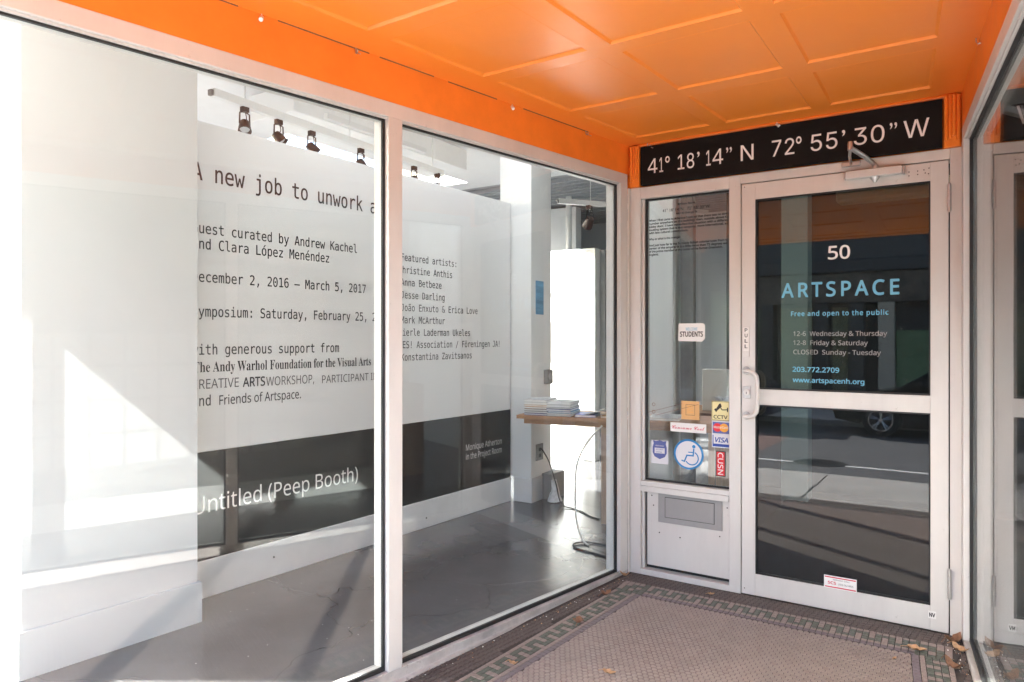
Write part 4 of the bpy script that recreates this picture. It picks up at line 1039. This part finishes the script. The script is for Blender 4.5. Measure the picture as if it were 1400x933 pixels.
ttext('PARTICIPANT INC,', .758, 1.078, .047, 'ink_light', .50, F_SANS, bold=-.012)
ttext('and', -.057, 1.000, .0535, adv=.0364); ttext('Friends of Artspace.', .095, .998, .050, 'ink', .511, F_SANS, bold=.004)
for body, z in (('Featured artists:', 1.886), ('Christine Anthis', 1.800), ('Anna Betbeze', 1.714), ('Jesse Darling', 1.627), ('João Enxuto & Erica Love', 1.540), ('Mark McArthur', 1.455), ('Mierle Laderman Ukeles', 1.369), ('YES! Association / Föreningen JA!', 1.283), ('Konstantina Zavitsanos', 1.197)):
    ttext(body, 1.395 if body[:5] in ('Chris', 'YES! ', 'Mierl') else 1.415, z, .0475, adv=.0345)
ttext('Untitled (Peep Booth)', -.045, .442, .088, 'vinyl_white', 1.083, F_SANS, bold=-.008)
ttext('Monique Atherton', 2.101, .490, .046, 'paper_grey', .449, F_SANS, bold=.006); ttext('in the Project Room', 2.101, .420, .046, 'paper_grey', .449, F_SANS, bold=.006)

# near pier
pa = math.atan2(-3.008+3.088, 1.935-1.2)
pr = thing('pier', 'broad white pier with tall baseboard behind the first wide pane', 'pier', (-3.1, 1.55, 0))
def quadprism(p, q, w_, z0, z1, ex=0):
    p, q = Vector((*p, 0)), Vector((*q, 0)); d = (q-p).normalized(); n = Vector((-d.y, d.x, 0))
    a = p-d*ex-n*ex*1.0; b = q+d*ex-n*ex; return MB().prism([(a.x, a.y), (b.x, b.y), ((b+n*(w_+2*ex)).x, (b+n*(w_+2*ex)).y), ((a+n*(w_+2*ex)).x, (a+n*(w_+2*ex)).y)], z0, z1)
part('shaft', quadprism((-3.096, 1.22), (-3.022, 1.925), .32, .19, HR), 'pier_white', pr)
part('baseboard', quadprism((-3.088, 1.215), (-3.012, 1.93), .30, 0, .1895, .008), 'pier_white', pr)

# column at the end of the text wall
cm = thing('column', 'grey-white square column at the far end of the text wall with a blue notice', 'column', (-3.05, 4.95, 0))
part('shaft', MB().box(-3.20, -2.894, 4.79, 5.12, .2, HR, .003), 'wall_white', cm)
part('baseboard', MB().box(-3.06, -2.884, 4.78, 4.96, 0, .1995, .003), 'baseboard', cm)
part('plinth_box', MB().box(-3.0, -2.80, 4.965, 5.19, 0, .215, .004), 'grey_box', cm)
solid('notice', MB().box(-2.8935, -2.889, 4.86, 4.985, 1.55, 1.83), 'poster_blue', 'blue printed notice on the side of the far column', 'notice')
t = thing('wall_outlet', 'grey outlet box low on the side of the far column with a cord plugged in', 'outlet', (-2.89, 4.90, .34))
part('plate', MB().box(-2.8935, -2.884, 4.86, 4.97, .335, .47, .002), 'grey_box', t)
for z in (.375, .425): part('socket', MB().box(-2.884, -2.881, 4.895, 4.93, z-.014, z+.014, .001), 'gasket', t)
t = thing('intercom', 'small grey intercom box above the books on the side of the far column', 'intercom', (-2.89, 4.98, .97))
part('case', MB().box(-2.8935, -2.855, 4.99, 5.09, .965, 1.085, .004), 'grey_box', t)
part('speaker', MB().lathe((-2.855, 5.04, 1.03), (1, 0, 0), [(0, .030), (.004, .026)], 18), 'grey_slot', t)
cp = MB(); random.seed(3)
for k_ in range(9):
    a = random.uniform(0, 6.28); r_ = random.uniform(.0, .04); h_ = random.uniform(.06, .2)
    cp.tube([(-2.76+r_*math.cos(a), 4.94+r_*math.sin(a), 0.001), (-2.76+r_*.4*math.cos(a), 4.94+r_*.6*math.sin(a), h_*.6), (-2.76+random.uniform(-.03, .03), 4.94+random.uniform(-.03, .03), h_)], [.035, .025, .008], 6)
solid('plastic_bag', cp, 'crumple', 'crumpled clear plastic bag beside the grey box at the column foot', 'bag')

# far white panel and other far things
t = thing('display_panel', 'tall blank white display panel standing in the bright room behind the table', 'panel', (-3.56, 6.85, 0))
part('face', MB().box(-3.86, -3.285, 6.79, 6.91, .0, 2.345, .003), 'wall_white', t)
part('shaded_edge', MB().box(-3.284, -3.23, 6.93, 7.05, .0, 2.335, .003), 'grey_slot', t)  # grey colour stands in for the panel's side turned from the sun
solid('partition', MB().box(-3.23, -3.10, 7.9, 8.02, 0, 2.2, .003), 'poster_blue', 'narrow blue partition edge seen past the white display panel', 'partition')
solid('pipe', MB().tube([(-4.20, 7.9, 0), (-4.20, 7.9, HR)], .04, 14), 'track_white', 'white vertical pipe above the white display panel', 'pipe')
solid('added_dark_mat', MB().box(-1.15, .9, 3.86, 6.2, .001, .014, .003), 'gasket', 'black mat added just inside the door to darken the floor', 'mat')  # black mat added to darken the floor behind the door glass
solid('added_dark_wall', MB().box(-1.78, 4.19, 6.5, 6.65, 0, HR-.1, .003), 'front_dark', 'dark wall added behind the door glass to keep the view through it dim', 'wall')  # dark wall added to keep the room behind the door dim
solid('inner_partition', MB().box(-7.1, -4.3, 8.3, 8.45, 0, HR-.1, .003), 'wall_white', 'white cross partition at the back of the left gallery room', 'wall')
# behind the door: column, far things
solid('square_column', MB().box(-1.985, -1.77, 5.0, 5.22, 0, HR, .003), 'wall_white', 'white square column just behind the narrow side glass', 'column')
solid('square_column', MB().box(-1.19, -.985, 6.0, 6.2, 0, HR, .003), 'column_grey', 'grey square column standing behind the glass of the door', 'column')
solid('dark_strip', MB().box(-1.73, -1.63, 5.05, 5.12, 0, 2.6, .003), 'grey_box', 'tall dark upright strip beside the white square column', 'panel')  # plain dark upright strip behind the side glass
solid('blind_box', MB().box(-.50, .02, 3.86, 3.98, 2.05, 2.13, .012), 'cream', 'cream blind box hanging just inside the top of the door', 'blind box')

# table with its legs
tb = thing('table', 'long thin wooden table holding stacked books behind the second pane', 'table', (-2.45, 4.7, 0))
A = Vector((-2.796, 4.41, 0)); B_ = Vector((-2.06, 4.535, 0)); d_ = (B_-A).normalized(); n_ = Vector((-d_.y, d_.x, 0))
def TP(u0, u1, v0, v1): return [tuple((A+d_*u+n_*v)[:2]) for u, v in ((u0, v0), (u1, v0), (u1, v1), (u0, v1))]
part('tabletop', MB().prism(TP(0, 1.5, 0, .5), .738, .765), 'wood', tb)
part('apron', MB().prism(TP(.05, 1.45, .03, .05), .70, .7375), 'wood', tb)
for u, v in ((.665, .01), (.665, .44), (1.42, .01), (1.42, .44)):
    part('leg', MB().prism(TP(u, u+.04, v, v+.04), 0, .6995), 'wood_pale', tb)
def book(u, v, z, w_, l_, h_, mt, lab, tw_=0, group='books stacked on the table'):
    M = Matrix.Translation(A+d_*u+n_*v+Vector((0,0,z))) @ Matrix.Rotation(math.atan2(d_.y, d_.x)+tw_, 4, 'Z')
    m = MB().box(-w_/2, w_/2, -l_/2, l_/2, 0, .0022, 0, 0).box(-w_/2, w_/2, -l_/2, l_/2, h_-.0022, h_, 0, 0).box(-w_/2+.003, w_/2-.002, -l_/2+.003, l_/2-.003, .0023, h_-.0023, 0, 1)
    m.xf(M); return solid('book', m, [mt, 'paper'], lab, 'book', group)
z = .7655
cols = ['st_indigo', 'st_orange', 'ink', 'column_grey', 'tile_green', 'paper_grey', 'wood', 'vinyl_blue', 'st_tan']
pos = ['lowest', 'second lowest', 'third lowest', 'fourth from the bottom', 'fifth from the bottom', 'upper', 'topmost']
for stack, (u, v) in enumerate(((.14, .16), (.33, .15))):
    z = .7655
    for k_ in range(7):
        h_ = random.uniform(.011, .017) if k_ < 5 else .02
        mt = cols[(k_*2+stack*3) % 9] if k_ < 5 else 'paper_grey'
        book(u+random.uniform(-.006, .006), v+random.uniform(-.008, .008), z, .185, .25, h_, mt, '%s book in the %s pile at the left end of the table' % (pos[k_], 'left' if stack == 0 else 'right'), random.uniform(-.03, .03))
        z += h_+.0003
book(.52, .15, .7655, .16, .22, .018, 'st_indigo', 'dark flat book just right of the tall piles', .12)
m = MB().box(-.11, .11, -.15, .15, 0, .006); m.xf(Matrix.Translation(A+d_*.60+n_*.2+Vector((0,0,.80))) @ Matrix.Rotation(.17, 4, 'Z') @ Matrix.Rotation(-.28, 4, 'Y'))
solid('folder', m, 'grey_box', 'thin dark folder tilted up on the table between the books', 'folder')
book(.78, .18, .7655, .24, .28, .016, 'st_tan', 'tan book lying flat below the blue one at the right of the table', -.1)
book(.79, .18, .7825, .20, .24, .014, 'st_indigo', 'blue book on top of the tan one at the right of the table', .06)
book(1.10, .2, .7655, .22, .28, .02, 'paper_grey', 'grey catalogue at the far right of the table', .02)
# cords
def smooth(pts, n=8):
    pts = [Vector(p) for p in pts]; out = []
    for i in range(len(pts)-1):
        p0 = pts[max(i-1, 0)]; p1 = pts[i]; p2 = pts[i+1]; p3 = pts[min(i+2, len(pts)-1)]
        for k in range(n):
            t = k/n; out.append(.5*((2*p1)+(p2-p0)*t+(2*p0-5*p1+4*p2-p3)*t*t+(3*p1-p0-3*p2+p3)*t**3))
    return out+[pts[-1]]
solid('power_cord', MB().tube(smooth([(-2.88, 4.93, .43), (-2.84, 4.90, .41), (-2.76, 4.86, .33), (-2.68, 4.82, .18), (-2.62, 4.80, .03), (-2.52, 4.80, .006), (-2.40, 4.74, .006), (-2.30, 4.66, .006), (-2.20, 4.62, .006)]), .0055, 7), 'cord_black', 'black power cord running from the column outlet down across the floor', 'cord')
solid('white_cable', MB().tube(smooth([(-2.12, 4.50, .72), (-2.20, 4.42, .60), (-2.26, 4.38, .45), (-2.235, 4.30, .25), (-2.15, 4.16, .10), (-2.05, 4.05, .02), (-1.98, 4.00, .006)]), .007, 8), 'cord_white', 'pale cable hanging in a curve from the table to the floor', 'cable')
solid('cable_loop', MB().tube(smooth([(-1.76, 4.10, .006), (-1.90, 4.06, .006), (-2.02, 4.05, .008), (-2.07, 3.97, .008), (-2.02, 3.90, .006), (-1.90, 3.87, .006), (-1.76, 3.84, .006)]), .006, 7), 'cord_black', 'black cable lying in a loop on the floor by the window corner', 'cable')

# second desk behind the sidelight
t = thing('desk', 'wooden reception desk with papers behind the side glass', 'desk', (-1.6, 5.5, 0))
part('desktop', MB().box(-2.3, -1.42, 5.3, 5.95, .735, .765, .003), 'wood', t)
for x in (-2.25, -1.5): part('panel_leg', MB().box(x, x+.03, 5.33, 5.92, 0, .7345, .002), 'wood_pale', t)
solid('white_folder_box', MB().box(-1.70, -1.50, 5.5, 5.6, .7655, 1.10, .004), 'paper', 'white upright box on the reception desk', 'box')
fl3 = MB(); random.seed(5)
for k_ in range(7):
    a = k_*.9; fl3.tube([(-1.47, 5.42, .80), (-1.47+.05*math.cos(a), 5.42+.05*math.sin(a), .86), (-1.47+.10*math.cos(a), 5.42+.1*math.sin(a), .89)], [.006, .03, .006], 6)
fl3.lathe((-1.47, 5.42, .7655), (0, 0, 1), [(0, .03), (.05, .035), (.06, .02)], 14)
solid('flower_bowl', fl3, 'st_pale', 'pale pinkish paper flower in a small bowl on the reception desk', 'flower')

# ------------------------------------------------------------------ track lighting
def track(name, p0, p1, label, rods):
    t = thing(name, label, 'track light rail', p0, group='lighting tracks under the gallery ceiling')
    P0, P1 = Vector(p0), Vector(p1); d = (P1-P0); L = d.length; d.normalize(); M = Matrix.Translation(P0) @ d.to_track_quat('X', 'Z').to_matrix().to_4x4()
    part('rail', MB().box(0, L, -.022, .022, -.02, .028, .002).xf(M), 'track_white', t)
    part('end_cap', MB().box(-.02, -.001, -.016, .016, -.017, .017, .002).xf(M), 'grey_box', t)
    for r_ in rods:
        p = P0+d*r_*L; part('rod', MB().tube([p+Vector((0,0,.02)), Vector((p.x, p.y, HR))], .004, 6), 'track_white', t)
    return t
TZ = 2.78
track('lighting_track', (-3.62, 2.40, TZ), (-3.72, 4.66, TZ), 'long white lighting track above the text wall carrying brown lamps', (.1, .5, .94))
track('lighting_track', (-3.25, 5.9, 2.70), (-2.2, 7.3, 2.70), 'white lighting track seen above the display panel near the window corner', (.2, .7))
track('lighting_track', (-1.35, 4.3, 2.9), (.35, 7.4, 2.9), 'white lighting track crossing diagonally behind the top of the door glass', (.1, .6))
track('lighting_track', (-.45, 4.4, 2.9), (.6, 6.2, 2.9), 'short white lighting track nearer the hinge side behind the door glass', (.2, .7))
conduit = MB().box(-3.80, -3.76, 3.4, 4.5, 2.93, 2.97, .002); solid('conduit', conduit, 'track_white', 'white conduit strip hanging beside the long lighting track', 'conduit')
solid('ceiling_duct', MB().box(-4.5, -4.0, 3.3, 5.4, 3.0, 3.2, .005), 'gallery_ceiling', 'boxed white duct under the gallery ceiling', 'duct')
for i, (x, y, lb) in enumerate(((-4.1, 2.9, 'white smoke detector on the gallery ceiling nearest the pier'), (-3.4, 4.1, 'white smoke detector on the ceiling beyond the window mullion'), (-3.0, 4.5, 'white smoke detector on the ceiling near the far column'))):
    solid('smoke_detector', MB().lathe((x, y, HR-.001), (0, 0, -1), [(0, .05), (.025, .046), (.034, .03)], 18), 'track_white', lb, 'detector', 'smoke detectors on the ceiling')
def spot_parts(t, x, y, z, aim, s=1.0):
    part('adapter', MB().box(x-.02*s, x+.02*s, y-.03*s, y+.03*s, z-.02, z+.022, .003), 'lamp_brown', t)
    yk = MB()
    for sx in (-1, 1): yk.tube([(x, y+sx*.012*s, z-.02), (x, y+sx*.042*s, z-.035*s), (x, y+sx*.045*s, z-.12*s)], .006*s, 6)
    part('yoke', yk, 'lamp_brown', t)
    a = Vector(aim).normalized(); c = Vector((x, y, z-.13*s))
    hd = part('lamp_head', MB()._lathe2(c-a*.045*s, a, [(0, .018*s), (.004, .034*s), (.05*s, .044*s), (.10*s, .05*s), (.10*s, .044*s), (.075*s, .038*s)], 18, 0), 'lamp_brown', t)
    sub('lens', MB().lathe(c+a*.031*s, a, [(0, .037*s), (.004, .034*s)], 16), 'headlight', hd)
    part('lead', MB().tube(smooth([(x+.012, y, z-.02), (x+.05*s, y-.03*s, z-.04*s), (x+.05*s, y-.02*s, z-.09*s), tuple(c-a*.04*s)], 4), .003, 5), 'lamp_brown', t)
lamps = ((-3.625, 2.62, 'leftmost brown spotlight on the long track, its cord looped out', (.3, -.2, -.6)), (-3.65, 2.89, 'second brown spotlight from the left on the long track', (.5, .3, -.7)),
         (-3.66, 3.17, 'third brown spotlight from the left on the long track', (.4, .5, -.7)), (-3.69, 3.66, 'fourth brown spotlight on the long track, just left of the window mullion', (.4, .2, -.8)),
         (-3.70, 4.27, 'brown spotlight on the long track just right of the window mullion', (.2, -.5, -.8)), (-3.71, 4.58, 'last brown spotlight at the far end of the long track', (.4, .1, -.8)))
for x, y, lb, aim in lamps:
    t = thing('spotlight', lb, 'spotlight', (x, y, TZ-.2), group='brown spotlights on the long track'); spot_parts(t, x, y, TZ-.03, aim, .8)
for x, y, z, lb, aim in ((-3.05, 6.17, 2.66, 'brown spotlight with pale lens above the white display panel', (-.5, .3, -.5)), (-1.17, 4.63, 2.86, 'spotlight aimed down behind the top left of the door glass', (.3, -.5, -.7)), (-.95, 5.03, 2.86, 'second spotlight along the diagonal track behind the door', (.3, -.5, -.7)),
                         (-.62, 5.63, 2.86, 'third spotlight along the diagonal track behind the door', (.3, -.5, -.7)), (-.35, 6.1, 2.86, 'fourth spotlight along the diagonal track behind the door', (.3, -.5, -.7))):
    t = thing('spotlight', lb, 'spotlight', (x, y, z-.2), group='spotlights inside the gallery'); spot_parts(t, x, y, z, aim, 1.1)

t = thing('added_side_window', 'long unseen window added in the far left wall to let in more daylight', 'window', (-7.28, 3.8, .9))  # unseen window added to brighten the room with sun and sky
for q in range(6): part('mullion', MB().box(-7.31, -7.24, 1.001+q*1.105, 1.06+q*1.105, .961, 3.19, .002), 'aluminium', t)
part('sill_rail', MB().box(-7.31, -7.24, 1.001, 6.599, .902, .96, .002), 'aluminium', t); part('head_rail', MB().box(-7.31, -7.24, 1.001, 6.599, 3.191, HR-.002, .002), 'aluminium', t)
part('glass_pane', MB().box(-7.28, -7.274, 1.07, 6.59, .9605, 3.1905), 'street_window_glass', t)

# ================================================================== STREET FRONTS LEFT AND RIGHT
def street_front(name, label, xs):
    t = thing(name, label, 'window', ((xs[0]+xs[-1])/2, .4, 0))
    part('bottom_rail', MB().box(xs[0], xs[-1], .36, .44, -.12, .05, .002), 'aluminium', t); part('top_rail', MB().box(xs[0], xs[-1], .36, .44, 3.06, 3.119, .002), 'aluminium', t)
    for x in xs: part('mullion', MB().box(x-.03, x+.03, .362, .438, .0505, 3.0595, .002), 'aluminium', t)
    for a, b in zip(xs[:-1], xs[1:]): part('glass_pane', MB().box(a+.0305, b-.0305, .397, .403, .051, 3.059), 'street_window_glass', t)
street_front('street_window', 'street-facing gallery window left of the entry', [-7.3, -5.6, -3.9, -2.26])
street_front('street_window', 'street-facing gallery window right of the entry', [.40, 2.3, 4.3])

# ================================================================== RIGHT GALLERY (seen in reflections)
rw_ = thing('side_wall', 'light grey wall behind the right window hung with a grid of white sheets', 'wall', (1.32, 2.6, 0))
part('panel', MB().box(1.28, 1.42, .75, 3.4, .19, 2.9, .002), 'side_wall_grey', rw_)
part('baseboard', MB().box(1.27, 1.43, .74, 3.41, 0, .1895, .003), 'baseboard', rw_)
n_sheet = 0
for i in range(9):
    for j in range(4):
        y0 = .80+i*.222; z0 = .43+j*.245
        pg = solid('paper_sheet', MB().box(1.276, 1.2795, y0, y0+.195, z0, z0+.22), 'sheet_white', 'white sheet in the %s row, %s column from the street, on grey side wall' % (('bottom', 'second lowest', 'second highest', 'top')[j], ('first', 'second', 'third', 'fourth', 'fifth', 'sixth', 'seventh', 'eighth', 'ninth')[i]), 'sheet', 'sheets pinned in a grid on the side wall')
solid('low_cabinet', MB().box(1.6, 2.6, 3.6, 4.1, 0, .9, .005), 'wood_pale', 'low cabinet standing past the sheet wall in the right room', 'cabinet')
solid('white_partition', MB().box(.75, 4.1, 5.2, 5.35, 0, 3.0, .003), 'wall_white', 'white partition across the room behind the right window', 'wall')
